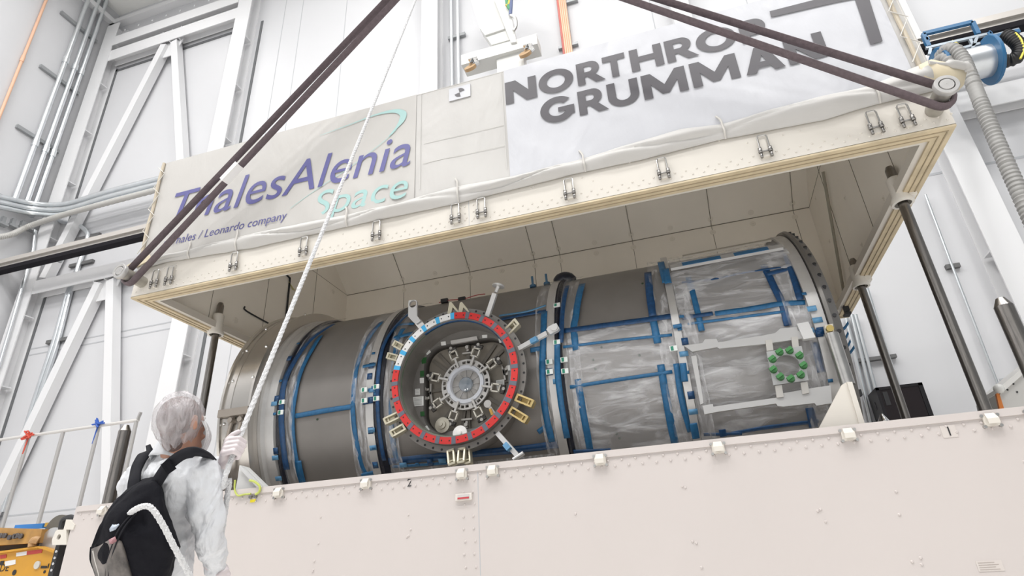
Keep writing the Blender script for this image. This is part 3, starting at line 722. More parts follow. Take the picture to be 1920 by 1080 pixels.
for x0_, x1_ in ((-4.31, -3.16), (-3.07, -1.14), (-1.09, 0.06), (0.05, 1.26)):
    b = MB()
    if x0_ != -3.07: b.lathe([(x0_, 1.2), (x0_, 1.45), (x1_, 1.45), (x1_, 1.2)], (0, MY, MZ), AXX, 140)
    else:                                              # the section with the round cut-out for the port
        NX, NT = 96, 360
        vs = [cp(x0_ + (x1_ - x0_)*i/NX, 2*PI*j/NT, 1.45) for i in range(NX + 1) for j in range(NT)]; fs = []
        for i in range(NX):
            for j in range(NT):
                c4 = (i*NT + j, (i+1)*NT + j, (i+1)*NT + (j+1) % NT, i*NT + (j+1) % NT)
                q = sum((vs[k] for k in c4), Vector())/4
                if not (q.y < MY and math.hypot(q.x + 2.17, q.z - 2.81) < 0.655): fs.append(c4)
        b.add(vs, fs, True)
    b.build('shell_section', SHELL, mod)
b = MB(); b.lathe([(-4.3, 0.0), (-4.3, 1.3)], (0, MY, MZ), AXX, 60); b.lathe([(1.2, 0.0), (1.2, 1.3)], (0, MY, MZ), AXX, 60); b.build('end_bulkhead', SHELL, mod)
for x0_, x1_, r in ((-3.26, -3.17, 1.478), (-1.24, -1.15, 1.482), (0.015, 0.085, 1.525), (1.215, 1.32, 1.53)):
    b = band(x0_, x1_, r); b.build('flange', FLG, mod)
# end ring at right: darker frame with a lug and holes
b = MB(); b.lathe([(1.33, 1.2), (1.33, 1.56), (1.36, 1.57), (1.44, 1.50), (1.44, 1.2)], (0, MY, MZ), AXX, 140); er = b.build('end_ring', mat('end_ring_grey', (0.20, 0.19, 0.18), 0.4, 0.6), mod)
b = MB()
c = [W(u, v, y=6.15) for u, v in ((1487, 478), (1503, 469), (1511, 475), (1517, 495), (1508, 500), (1494, 495))]
q = W(1503, 479, y=6.15); hole = [q + Vector((0.022*math.cos(t), 0, 0.022*math.sin(t))) for t in np.linspace(0, 2*PI, 14)[:-1]]
b.prism(c, (0, 0.06, 0), [hole]); b.build('lifting_lug', mat('end_ring_grey', (0.2, 0.19, 0.18)), er)
for th in np.radians(np.arange(-36, 58, 5.5)): MB().cyl(cp(1.39, th, 1.50), cp(1.39, th, 1.56), 0.018, n=8).build('bolt', BLACK, er)
# tape -------------------------------------------------------------
z2 = lambda L: [(400 + a*.3704, 540 + c_*.3704) for a, c_ in L]
z3 = lambda L: [(980 + a*.3888, 460 + c_*.3888) for a, c_ in L]
z4 = lambda L: [(1220 + a*.3888, 430 + c_*.3888) for a, c_ in L]
zz = lambda L: [(680 + a*.324, 540 + c_*.324) for a, c_ in L]
def strip(pts, w, m, r=1.457, name='tape_strip', wob=0.12, n=5):
    q = [CY(u, v, r) for u, v in pts]
    # into (x, arc) coordinates, smoothed and widened on the surface
    P = [Vector((x, th*r, 0)) for x, th in q]
    P = spline(P, n) if len(P) > 2 else [P[0].lerp(P[1], t) for t in np.linspace(0, 1, 2*n + 2)]
    k = len(P); vs = []
    for i in range(k):
        d = P[min(i+1, k-1)] - P[max(i-1, 0)]; nr = Vector((-d.y, d.x, 0)).normalized()
        e1 = w/2*(1 + wob*noise.noise(P[i]*9 + Vector((w*77, 0, 0)))); e2 = w/2*(1 + wob*noise.noise(P[i]*9 + Vector((0, 5, w*33))))
        for s_ in (e1, 0, -e2):
            p = P[i] + nr*s_; vs.append(cp(p.x, p.y/r, r + (0.002 if s_ == 0 else 0) + 0.002*noise.noise(P[i]*20)))
    b = MB(); b.add(vs, [(3*i + j, 3*i + j+1, 3*i + 3 + j+1, 3*i + 3 + j) for i in range(k-1) for j in range(2)], True)
    return b.build(name, m, mod, fix=False, solid=0.002)
R1 = 1.458
T_ = [
 (z2([(545, 240), (500, 310), (440, 430), (410, 560), (400, 650), (405, 780), (425, 900), (448, 990)]), .06, TAPE, R1),
 (z2([(415, 648), (560, 622), (705, 600)]), .055, TAPE, R1),
 (z2([(855, 170), (790, 250), (735, 370), (712, 500), (706, 620), (725, 780), (750, 900), (775, 945)]), .055, TAPE, R1),
 (z2([(610, 182), (500, 255), (405, 380), (360, 480), (345, 600), (350, 760), (372, 920)]), .07, TAPED, 1.492),
 (z2([(430, 875), (452, 985)]), .075, TAPE, R1 + .003),
 (z2([(750, 950), (815, 935)]), .05, TAPE, R1 + .003),
 (zz([(235, 235), (205, 290), (182, 430), (168, 600), (166, 800), (182, 930), (205, 1010)]), .06, TAPE, R1),
 (zz([(150, 1005), (350, 985), (600, 962), (900, 935), (1130, 905)]), .075, TAPED, R1),
 (zz([(170, 1035), (400, 1020), (600, 1005)]), .03, TAPE, R1),
 (zz([(175, 290), (260, 268), (330, 255)]), .06, TAPE, R1), (zz([(160, 275), (205, 215), (300, 205)]), .05, TAPE, R1),
 (zz([(770, 188), (900, 160), (1090, 128)]), .05, TAPED, R1), (zz([(790, 160), (950, 135), (1060, 100)]), .03, TAPEL, R1 + .002),
 (zz([(1052, 135), (1045, 300), (1040, 500), (1055, 700), (1095, 890)]), .065, TAPE, R1),
 (zz([(0, 345), (50, 260), (110, 195)]), .05, TAPED, R1), (zz([(0, 455), (75, 440)]), .04, TAPE, R1 + .03),
 (zz([(290, 132), (190, 222), (122, 330), (92, 480), (86, 650), (97, 830), (125, 1000)]), .045, TAPED, 1.497),
 (zz([(970, 360), (1030, 350)]), .055, TAPE, R1), (zz([(1015, 835), (1070, 795)]), .05, TAPE, R1),
 (z3([(167, 470), (168, 600), (185, 760), (215, 930)]), .06, TAPE, 1.497), (z3([(215, 195), (192, 320), (187, 410), (185, 470)]), .05, TAPED, 1.497),
 (z3([(288, 185), (258, 330), (246, 400), (258, 505)]), .07, TAPE, R1), (z3([(200, 412), (400, 385), (620, 355), (725, 340)]), .06, TAPED, R1 + .003),
 (z3([(195, 490), (480, 456), (720, 432)]), .03, TAPE, R1), (z3([(604, 130), (612, 230), (627, 340)]), .075, TAPED, R1 + .004),
 (z3([(627, 350), (652, 472)]), .07, TAPE, R1), (z3([(228, 684), (480, 645), (722, 610)]), .035, TAPE, R1),
 (z3([(265, 645), (300, 850), (326, 990)]), .065, TAPE, R1), (z3([(665, 575), (700, 780), (735, 955)]), .07, TAPE, R1),
 (z3([(245, 996), (425, 988)]), .04, TAPED, R1 + .003), (z3([(740, 570), (768, 750), (810, 900)]), .055, TAPE, R1 + .01),
 (z3([(700, 345), (823, 340)]), .045, TAPED, R1 + .012), (z3([(665, 80), (690, 180)]), .07, TAPE, 1.535),
 (z4([(180, 230), (212, 340), (247, 490)]), .055, TAPE, R1), (z4([(150, 428), (300, 405)]), .045, TAPED, R1 + .004),
 (z4([(310, 406), (480, 384), (620, 360), (745, 352)]), .055, TAPE, R1 + .004), (z4([(178, 456), (400, 428), (645, 396)]), .028, TAPE, R1),
 (z4([(150, 255), (300, 240), (450, 208), (660, 178)]), .03, TAPED, R1 + .006), (z4([(542, 170), (592, 270), (632, 352), (662, 465)]), .065, TAPED, R1),
 (z4([(640, 90), (682, 210), (722, 340)]), .06, TAPED, R1 + .01), (z4([(560, 215), (680, 185)]), .06, TAPED, R1 + .008),
 (z4([(390, 985), (560, 955), (810, 925)]), .035, TAPED, R1), (z4([(768, 860), (785, 955)]), .075, TAPED, R1 + .004), (z4([(255, 990), (440, 985)]), .03, TAPED, R1 + .004),
 (z4([(790, 545), (825, 690)]), .07, TAPED, R1 + .02), (z4([(345, 965), (352, 1000)]), .06, TAPED, R1 + .006), (z4([(70, 190), (85, 260)]), .07, TAPE, 1.54),
 (z4([(205, 935), (220, 1010)]), .065, TAPE, 1.535), (z4([(108, 470), (150, 462)]), .04, TAPE, 1.535), (z4([(155, 645), (165, 735)]), .06, TAPE, 1.53), (z4([(755, 385), (800, 378)]), .05, TAPEL, 1.54),
]
for pts, w, m_, r in T_: strip(pts, w, m_, r + (0.031 if r < 1.47 and pts[0][0] > 1020 else 0.014 if r < 1.47 else 0.008))
# short tape patches on the flanges
for pts, r in ((z2([(340, 470), (320, 560), (308, 585), (310, 637), (315, 825), (330, 965), (430, 280), (385, 355), (313, 860)]), 1.495), (z2([(810, 330), (800, 392), (828, 505), (822, 535), (795, 568), (800, 720), (812, 810), (820, 897)]), 1.484),
               (zz([(60, 575), (75, 610), (55, 590), (30, 590), (45, 825), (60, 925), (75, 1025), (15, 655), (235, 1025), (315, 1020), (390, 1010), (460, 1000), (530, 995), (40, 510)]), 1.484), (z3([(125, 565), (130, 610), (165, 655)]), 1.487),
               (z4([(140, 480), (165, 540), (160, 600), (175, 690), (195, 800), (205, 880), (150, 420)]), 1.532), (z4([(740, 310), (820, 490), (805, 437), (867, 730), (812, 500), (765, 490)]), 1.536)):
    for k, (u, v) in enumerate(pts):
        x_, th_ = CY(u, v, r); w_ = 0.04 + 0.02*((k*7) % 3); h_ = 0.03 + 0.02*((k*5) % 3)
        b = MB(); vs = [cp(x_ + i*w_/2, th_ + j*h_/2/r, r) for i in (-1, 1) for j in (-1, 0, 1)]; b.add(vs, [(0, 1, 4, 3), (1, 2, 5, 4)], True)
        b.build('tape_patch', (TAPE, TAPED, TAPEL)[k % 3], mod, fix=False, solid=0.002)
# little white and green clips at the joints
for L, r in ((z2([(348, 578), (342, 630)]), 1.50), (z2([(765, 516), (765, 570), (826, 500), (826, 560)]), 1.50), (z3([(128, 562), (130, 610), (200, 552), (204, 607), (165, 288), (165, 468)]), 1.50), (z4([(110, 575)]), 1.54)):
    for k, (u, v) in enumerate(L):
        x_, th_ = CY(u, v, r); p = cp(x_, th_, r); b = MB(); M = Matrix.Rotation(-th_, 3, 'X')
        b.cbox(p, (0.07, 0.02, 0.05), M); b.m = 1; b.cbox(p + Vector((-.012, -.011, 0)), (0.025, 0.006, 0.04), M); b.build('cable_clip', [mat('clip_white', (0.75, 0.78, 0.76), 0.4), mat('clip_green', (0.02, 0.22, 0.14), 0.5)], mod)
# plastic sheets ----------------------------------------------------
def plastic(name, lo, hi, sc, stretch, rot=(0, 0, 0), col=(0.85, 0.85, 0.87)):
    m = bpy.data.materials.new(name); m.use_nodes = True; nt = m.node_tree; nt.nodes.clear()
    out = nt.nodes.new('ShaderNodeOutputMaterial'); mix = nt.nodes.new('ShaderNodeMixShader'); tr = nt.nodes.new('ShaderNodeBsdfTransparent'); pr = nt.nodes.new('ShaderNodeBsdfPrincipled')
    pr.inputs['Base Color'].default_value = (*col, 1); pr.inputs['Roughness'].default_value = 0.22; pr.inputs['Specular IOR Level'].default_value = 0.8
    tc = nt.nodes.new('ShaderNodeTexCoord'); mp = nt.nodes.new('ShaderNodeMapping'); mp.inputs['Scale'].default_value = stretch; mp.inputs['Rotation'].default_value = rot
    n = nt.nodes.new('ShaderNodeTexNoise'); n.inputs['Scale'].default_value = sc; n.inputs['Detail'].default_value = 5; n.inputs['Distortion'].default_value = 0.6
    n2 = nt.nodes.new('ShaderNodeTexNoise'); n2.inputs['Scale'].default_value = 2.2; n2.inputs['Detail'].default_value = 3
    rg = nt.nodes.new('ShaderNodeMapRange'); rg.inputs[1].default_value = 0.42; rg.inputs[2].default_value = 0.75; rg.inputs[3].default_value = lo; rg.inputs[4].default_value = hi
    bp = nt.nodes.new('ShaderNodeBump'); bp.inputs['Strength'].default_value = 0.7; bp.inputs['Distance'].default_value = 0.05
    L = nt.links.new
    L(tc.outputs['Object'], mp.inputs[0]); L(mp.outputs[0], n.inputs['Vector']); L(tc.outputs['Object'], n2.inputs['Vector'])
    ad = nt.nodes.new('ShaderNodeMath'); ad.operation = 'MULTIPLY_ADD'; ad.inputs[1].default_value = 0.35; L(n2.outputs['Fac'], ad.inputs[0]); ad.inputs[2].default_value = -0.175
    a2 = nt.nodes.new('ShaderNodeMath'); a2.operation = 'ADD'; L(ad.outputs[0], a2.inputs[0]); L(n.outputs['Fac'], a2.inputs[1])
    L(a2.outputs[0], rg.inputs[0]); L(n.outputs['Fac'], bp.inputs['Height']); L(bp.outputs[0], pr.inputs['Normal'])
    L(rg.outputs[0], mix.inputs[0]); L(tr.outputs[0], mix.inputs[1]); L(pr.outputs[0], mix.inputs[2]); L(mix.outputs[0], out.inputs[0])
    return m
PLA = plastic('clear_plastic_sheet', 0.20, 0.64, 3.0, (1.0, 1.0, 4.0), (0, 0.45, 0))
PLB = plastic('clear_plastic_band', 0.10, 0.55, 6.0, (4.0, 1.0, 1.0))
def sheet_c(name, x0, x1, d0, d1, r, m, amp=0.012, nx=24, nt_=40, rf=None):
    b = MB(); vs = []
    for i in range(nx + 1):
        for j in range(nt_ + 1):
            x = x0 + (x1 - x0)*i/nx; th = math.radians(d0 + (d1 - d0)*j/nt_)
            rr = (rf(x, th) if rf else r) + amp*(0.5 + noise.noise(Vector((x*5, th*3, r*9))) + 0.5*noise.noise(Vector((x*9 + th*6, th*9 - x*7, 2))))
            edge = 0.012*noise.noise(Vector((th*9, x, 3)))
            vs.append(cp(x + (edge if i in (0, nx) else 0), th, rr))
    b.add(vs, [(i*(nt_+1) + j, (i+1)*(nt_+1) + j, (i+1)*(nt_+1) + j+1, i*(nt_+1) + j+1) for i in range(nx) for j in range(nt_)], True)
    return b.build(name, m, mod, fix=False)
sheet_c('plastic_sheet', -1.02, 0.02, -46, 15, 1.466, PLA, 0.016)
sheet_c('plastic_sheet', 0.06, 1.24, -46, 56, 1.47, PLA, 0.02, rf=lambda x, th: 1.468 + 0.055*max(0, math.sin(min(PI, max(0, (math.degrees(th) - 24)/36*PI)))))
for x0_, x1_, r in ((-4.30, -4.16, 1.475), (-3.45, -3.26, 1.466), (-3.05, -2.90, 1.472), (-1.36, -1.24, 1.468), (-1.08, -0.90, 1.475), (-0.14, 0.01, 1.48), (0.09, 0.22, 1.50), (1.02, 1.22, 1.49)):
    sheet_c('plastic_band', x0_, x1_, -46, 70, r, PLB, 0.014, 6, 60)
sheet_c('plastic_band', -2.95, -1.30, -46, -33, 1.464, PLB, 0.012, 24, 8)
# bars, bolts and adapter plate on the right section
BAR = mat('bracket_pale_aluminium', (0.46, 0.455, 0.45), 0.4, 0.3)
def pbar(name, pts, y, d, m=BAR, holes=()):
    b = MB(); b.prism([W(u, v, y=y) for u, v in pts], (0, d, 0), holes); return b.build(name, m, mod)
YB = 5.47
pbar('fixture_bar', z4([(250, 850), (300, 842), (302, 855), (605, 812), (640, 790), (780, 765), (868, 752), (875, 838), (800, 850), (790, 838), (640, 855), (612, 852), (605, 840), (320, 880), (260, 892)]), YB, 0.04)
pbar('fixture_bar', z4([(160, 560), (250, 548), (262, 530), (318, 528), (325, 545), (540, 512), (600, 500), (625, 478), (705, 470), (712, 490), (780, 480), (783, 520), (720, 528), (600, 545), (560, 552), (330, 575), (320, 568), (200, 590)]), YB, 0.035)
pbar('fixture_post', z4([(195, 612), (220, 608), (255, 838), (240, 845)]), YB + .01, 0.03)
for q in (((553, 535), (585, 530), (592, 582), (560, 586)), ((678, 520), (710, 516), (715, 566), (684, 570)), ((600, 755), (632, 750), (642, 808), (608, 812)), ((722, 740), (756, 735), (765, 788), (732, 795))):
    pbar('plate_strap', z4(q), YB - .012, 0.02, mat('strap_aluminium', (0.50, 0.48, 0.45), 0.4, 0.4))
hc = W(*z4([(660, 657)])[0], y=YB - .02); hr = 0.098
hole = [hc + Vector((hr*math.cos(t), 0, hr*math.sin(t))) for t in np.linspace(0, 2*PI, 33)[:-1]]
pl = pbar('adapter_plate', z4([(558, 590), (728, 562), (762, 728), (592, 752)]), YB - .02, 0.02, mat('plate_grey', (0.42, 0.42, 0.42), 0.4, 0.4), [hole])
for u, v in z4([(622, 594), (670, 586), (718, 610), (737, 658), (724, 703), (676, 722), (626, 713), (592, 678), (588, 628)]):
    p = W(u, v, y=YB - .02); b = MB(); b.cyl(p, p + Vector((0, -.035, 0)), 0.033, 0.028, 12); b.cbox(p + Vector((-.012, -.045, .004)), (0.055, 0.02, 0.028), Matrix.Rotation(-0.5, 3, 'Y')); b.build('green_knob', mat('green_plastic_knob', (0.05, 0.20, 0.06), 0.5), pl, 'green knob')
b = MB(); p = W(*z4([(122, 203)])[0], y=5.9); q = W(*z4([(612, 120)])[0], y=5.9)
th = math.radians(40); p = cp(0.10, math.radians(37.5), 1.56); q = cp(1.20, math.radians(38.5), 1.56); b.bar(p, q, 0.085, 0.03, cp(0, th, 1) - cp(0, th, 0)); tb = b.build('top_rail', BAR, mod)
for t0_, t1_ in ((0.11, 0.46), (0.58, 0.88)):
    b = MB(); o_ = (cp(0, th, 1) - cp(0, th, 0))*0.017; b.bar(p.lerp(q, t0_) + o_, p.lerp(q, t1_) + o_, 0.075, 0.004, cp(0, th, 1) - cp(0, th, 0)); b.build('tape_strip', TAPE, tb)
b = MB(); b.bar(cp(0.25, math.radians(47), 1.56), cp(1.15, math.radians(48), 1.56), 0.05, 0.02, (0, -.7, .7)); b.build('top_rail', mat('rail_brown', (0.36, 0.33, 0.28), 0.6), mod)
pbar('corner_bracket', z4([(705, 455), (760, 445), (795, 520), (738, 530)]), YB - .03, 0.06, mat('bracket_white', (0.56, 0.56, 0.56), 0.45))
# marks: small dots and the printed lines on the shell
b = MB()
for u, v in z3([(380, 492), (563, 530), (340, 552), (350, 596), (444, 607), (360, 630), (447, 737), (297, 762), (392, 855), (453, 908), (467, 930), (578, 184)]):
    x_, th_ = CY(u, v, 1.453); b.cyl(cp(x_, th_, 1.44), cp(x_, th_, 1.458), 0.012, n=8)
for u, v in z2([(526, 665)]): x_, th_ = CY(u, v, 1.453); b.cyl(cp(x_, th_, 1.44), cp(x_, th_, 1.458), 0.012, n=8)
b.build('stud_dots', mat('stud_dark_green', (0.03, 0.06, 0.03), 0.6), mod)
# strut with a pin at the right end, and the blue tape tails
pbar('pin_block', z4([(838, 462), (878, 455), (885, 492), (846, 498)]), 5.42, 0.06, mat('block_tan', (0.62, 0.58, 0.50), 0.5))
b = MB(); b.cyl(W(1559, 626, y=5.40), W(1590, 722, y=5.40), 0.056, n=20); b.build('end_strut', STEEL, mod)
b = MB(); p = W(1555, 618, y=5.42); b.cyl(p, p + Vector((0, -.04, 0)), 0.03, n=12); b.build('pin', mat('brass', (0.55, 0.42, 0.15), 0.35, 0.8), mod)
for u, v, l in ((1568, 614, 24), (1572, 633, 20), (1576, 648, 20), (1577, 660, 26)):
    a_ = W(u, v, y=6.0); c_ = W(u + l, v - 6, y=6.0); b = MB(); P = spline([a_, a_.lerp(c_, .5) + Vector((0, 0, -.03)), c_ + Vector((0, 0, .02))], 4)
    b.add([x_ + Vector((0, 0, s_)) for x_ in P for s_ in (-.016, .016)], [(2*i, 2*i+1, 2*i+3, 2*i+2) for i in range(len(P)-1)], True); b.build('tape_tail', TAPE, mod, fix=False, solid=.004)
# rods and bar on the left end cover
b = MB(); p = W(411, 777, y=5.38); q = W(467, 769, y=5.38); b.bar(p, q, 0.05, 0.085); eb = b.build('hinge_bar', mat('bar_brown_steel', (0.34, 0.30, 0.26), 0.4, 0.6), ec)
for u0, v0, u1, v1 in ((434, 792, 421, 838), (452, 790, 438, 838)):
    a_ = W(u0, v0, y=5.40); c_ = W(u1, v1, y=5.44); b = MB(); b.cyl(a_, c_ + (c_ - a_)*1.1, 0.020, n=10); b.cyl(a_.lerp(c_, .7), a_.lerp(c_, 1.0), 0.03, n=10); b.cyl(a_ + Vector((0, -.035, .02)), a_ + Vector((0, .05, .02)), 0.03, n=12)
    b.bar(a_ + Vector((0, 0, .09)), a_ + Vector((0, 0, -.02)), .05, .03); b.build('turnbuckle_rod', mat('bar_brown_steel', (0.34, 0.30, 0.26), 0.4, 0.6), ec)

# ------------------------------------------------------------------ docking port
PC = Vector((-2.17, 5.36, 2.81)); PR = 0.678
port = MB(); O = Vector((PC.x, 0, PC.z))
port.lathe([(-5.86, 0.70), (-5.46, 0.70), (-5.46, 0.745), (-5.42, 0.745), (-5.42, 0.685), (-5.375, 0.68), (-5.365, 0.60), (-5.40, 0.592), (-5.55, 0.60), (-5.86, 0.60)], O, (0, -1, 0), 96)
GM = mat('port_grey_metal', (0.22, 0.205, 0.19), 0.4, 0.4, noise_amt=0.12, noise_scale=10)
dp = port.build('docking_port', GM, mod, 'round docking port with a red and white ring')
def pp(r, deg, y): a = math.radians(deg); return Vector((PC.x + r*math.cos(a), y, PC.z + r*math.sin(a)))
b = MB(); b.lathe([(-5.44, 0.598), (-5.41, 0.596)], O, (0, -1, 0), 96); b.lathe([(-5.405, .592), (-5.40, .591)], O, (0, -1, 0), 96); b.build('green_gasket', mat('gasket_green', (0.02, 0.10, 0.025), 0.5), dp, solid=0.004)
b = MB(); b.lathe([(-5.40, 0.590), (-5.372, 0.597)], O, (0, -1, 0), 60, math.radians(-30) + PI/2, math.radians(-30) + PI*1.6); b.build('blue_film', TAPED, dp, fix=False, solid=.003)
RED = mat('segment_red', (0.50, 0.018, 0.016), 0.6); WHT = mat('segment_white', (0.66, 0.655, 0.65), 0.45); GGREY = mat('tape_slate', (0.10, 0.11, 0.14), 0.5); LB = mat('tape_light_blue', (0.05, 0.36, 0.66), 0.45)
for k in range(24):
    c_ = 82.5 + 15*k; white = k in (1, 2, 3, 4, 5)
    def arc(a0, a1, y, r0, r1, m, nm):
        b = MB(); n = 6; vs = []
        for i in range(n + 1):
            a = a0 + (a1 - a0)*i/n; vs += [pp(r0, a, y), pp(r1, a, y), pp(r1, a, y + .012), pp(r0, a, y + .012)]
        f = [(0, 1, 2, 3), (4*n, 4*n+3, 4*n+2, 4*n+1)]
        for i in range(n):
            for j in range(4): f.append((4*i + j, 4*i + (j+1) % 4, 4*i + 4 + (j+1) % 4, 4*i + 4 + j))
        b.add(vs, f, False)
        if nm == 'ring_segment':
            b.m = 1
            for da in (-3.6, 3.6): q = pp(0.645, (a0 + a1)/2 + da, y); b.cyl(q, q + Vector((0, -.002, 0)), 0.0075, n=8)
            return b.build(nm, [m, INK], dp)
        return b.build(nm, m, dp)
    arc(c_ - 5.6, c_ + 5.6, 5.352, 0.612, PR, WHT if white else RED, 'ring_segment')
    arc(c_ + 5.6, c_ + 9.4, 5.350, 0.610, PR + .002, LB if k in (0, 1, 2, 3, 4, 5) else GGREY, 'segment_tape')
# bolt holes round the flange
b = MB()
for k in range(48): q = pp(0.722, 7.5*k + 3, 5.419); b.cyl(q, q + Vector((0, -.002, 0)), 0.012, n=8)
b.build('flange_holes', INK, dp)
# bulkhead with the rounded square opening, hatch behind
def rsq(h, r, y, n=8):
    P = []
    for cx, cz, a0 in ((h - r, h - r, 0), (-h + r, h - r, 90), (-h + r, -h + r, 180), (h - r, -h + r, 270)):
        for i in range(n + 1): a = math.radians(a0 + 90*i/n); P.append(Vector((PC.x + cx + r*math.cos(a), y, PC.z + cz + r*math.sin(a))))
    return P
b = MB(); b.prism([pp(0.603, 360*i/72, 5.69) for i in range(72)], (0, .03, 0), [rsq(.475, .22, 5.69)]); b.build('hatch_frame', mat('frame_grey', (0.19, 0.18, 0.168), 0.45, 0.3), dp)
b = MB(); P = rsq(.476, .22, 5.69); Q = rsq(.462, .21, 5.80); n = len(P); b.add(P + Q, [(i, (i+1) % n, n + (i+1) % n, n + i) for i in range(n)], True); b.build('hatch_seal', mat('seal_dark', (0.07, 0.065, 0.06), 0.6), dp, fix=False, solid=.004)
b = MB(); b.prism(rsq(.47, .21, 5.80), (0, .04, 0)); ha = b.build('hatch', mat('hatch_tan', (0.235, 0.21, 0.175), 0.45, 0.2, noise_amt=0.08, noise_scale=8), dp)
RIBM = mat('hatch_rib', (0.15, 0.135, 0.115), 0.45, 0.3)
ARMS = (110, 68, 29, -15, -66, -112, -151, 161)
for a in (140, 52, 40, 88, 0, -35, -50, -90, -130, 180, 130, -100):
    b = MB(); b.bar(pp(.26, a, 5.785), pp(.46 if abs(a) % 90 < 15 or abs(a) % 90 > 75 else .53, a, 5.79), .035, .03, (0, 1, 0)); b.build('rib', RIBM, ha)
# hub: pierced ring, white ring, window
HUB = mat('hub_pale_aluminium', (0.48, 0.465, 0.445), 0.4, 0.3)
holes = []
for k in range(8):
    for d0, d1 in ((4, 15), (18, 27), (30, 39)):
        a0, a1 = 45*k + d0 + 45*.3, 45*k + d1 + 45*.3
        r0, r1 = (.222, .252) if d0 != 18 else (.226, .256)
        holes.append([pp(r0, a, 5.70) for a in np.linspace(a0, a1, 4)] + [pp(r1, a, 5.70) for a in np.linspace(a1, a0, 4)])
b = MB(); b.prism([pp(.272, 360*i/60, 5.70) for i in range(60)], (0, .03, 0), [[pp(.205, 360*i/60, 5.70) for i in range(60)]] + holes); hub = b.build('hub_ring', HUB, ha)
b = MB(); b.lathe([(-5.78, .212), (-5.70, .212), (-5.685, .205), (-5.685, .170), (-5.70, .160), (-5.78, .160)], O, (0, -1, 0), 60); wr = b.build('white_collar', mat('collar_white', (0.52, 0.535, 0.575), 0.4), hub)
b = MB(); b.lathe([(-5.73, 0.0), (-5.73, .165)], O, (0, -1, 0), 60)
for a in range(0, 360, 30): b.bar(pp(.08, a, 5.722), pp(.155, a, 5.722), .01, .01, (0, 1, 0))
b.build('hub_disc', mat('hub_disc_grey', (0.27, 0.255, 0.235), 0.4, 0.4), hub)
b = MB(); b.lathe([(-5.73, .078), (-5.705, .078), (-5.70, .072), (-5.705, .066), (-5.705, 0.0)], O, (0, -1, 0), 40); b.build('window', mat('window_slate_glass', (0.11, 0.14, 0.17), 0.12, spec=0.8), hub)
b = MB(); b.lathe([(-5.68, 0.0), (-5.68, .16)], O, (0, -1, 0), 40); b.build('window_film', plastic('thin_film', 0.05, 0.22, 12, (1, 1, 1)), hub, fix=False)
LNK = mat('link_worn_metal', (0.42, 0.40, 0.37), 0.35, 0.6); LNKD = mat('link_dark', (0.09, 0.085, 0.08), 0.4, 0.5)
for a in ARMS:
    e = math.radians(a); rad = Vector((math.cos(e), 0, math.sin(e))); tg = Vector((-math.sin(e), 0, math.cos(e)))
    b = MB(); b.bar(pp(.195, a, 5.675), pp(.315, a, 5.675), .022, .02, (0, 1, 0)); ar = b.build('link_arm', HUB, ha)
    b = MB(); c_ = pp(.35, a, 5.685)
    for s_ in (-1, 1):
        b.bar(c_ + tg*.038*s_ - rad*.045, c_ + tg*.038*s_ + rad*.045, .014, .035, (0, 1, 0)); b.bar(c_ + rad*.043*s_ - tg*.045, c_ + rad*.043*s_ + tg*.045, .014, .035, (0, 1, 0))
    b.build('latch_frame', mat('frame_bone', (0.60, 0.57, 0.50), 0.4, 0.3), ar)
    b = MB(); c2 = pp(.415, a, 5.70); b.bar(c2 - rad*.035, c2 + rad*.03, .05, .04, (0, 1, 0)); b.bar(c2 - tg*.045, c2 + tg*.045, .022, .03, (0, 1, 0)); b.cyl(c2 + tg*.045 + rad*.02, c2 - tg*.05 + rad*.02, .014, n=8); b.build('latch_block', LNKD, ar)
    b = MB(); c3 = pp(.44, a, 5.685); b.cyl(c3, c3 + Vector((0, -.02, 0)), .017, n=10); b.cyl(c3 - rad*.04 + tg*.02, c3 - rad*.04 + tg*.02 + Vector((0, -.03, 0)), .012, n=8); b.build('latch_bolt', LNK, ar)
for a in (88, -92, 178, -170, 8, 15): 
    b = MB(); c_ = pp(.36 if abs(abs(a) - 90) < 5 else .42, a, 5.76); e = math.radians(a); tg = Vector((-math.sin(e), 0, math.cos(e))); rad = Vector((math.cos(e), 0, math.sin(e)))
    b.bar(c_ - tg*.06, c_ + tg*.06, .018, .03, (0, 1, 0)); b.bar(c_ + rad*.02, c_ + rad*.09, .025, .03, (0, 1, 0)); b.cyl(c_ + rad*.06, c_ + rad*.06 + Vector((0, -.04, 0)), .02, n=10); b.build('link_fitting', LNK, ha)
def wp(a, c_, y): return W(*zz([(a, c_)])[0], y=y)
p = wp(565, 842, 5.60); b = MB(); b.lathe([(0, 0), (0, .072), (.012, .078), (.02, .072), (.022, .03), (.045, .025), (.05, 0)], p, (0, -1, 0), 32); b.build('round_cover', mat('cap_white', (0.76, 0.75, 0.73), 0.4), dp)
p = wp(465, 795, 5.68); b = MB(); b.lathe([(0, 0), (0, .08), (.02, .08), (.025, .045), (.05, .045), (.055, .02), (.07, .02), (.072, 0)], p, (0, -1, 0), 28); b.build('valve_wheel', mat('valve_olive', (0.45, 0.42, 0.35), 0.35, 0.5), dp)
p = wp(725, 672, 5.66); b = MB(); b.lathe([(0, 0), (0, .04), (.015, .04), (.02, .0)], p, (0, -1, 0), 20); b.bar(p, wp(775, 745, 5.66), .03, .02, (0, 1, 0)); b.build('crank_handle', HUB, dp)
b = MB(); b.bar(wp(738, 700, 5.64), wp(752, 735, 5.64), .025, .02, (0, 1, 0)); b.build('amber_grip', mat('amber', (0.55, 0.30, 0.06), 0.5), dp)
STK = mat('sticker_pale', (0.70, 0.70, 0.68), 0.5); LINE = mat('sticker_grey_print', (0.40, 0.40, 0.39), 0.6)
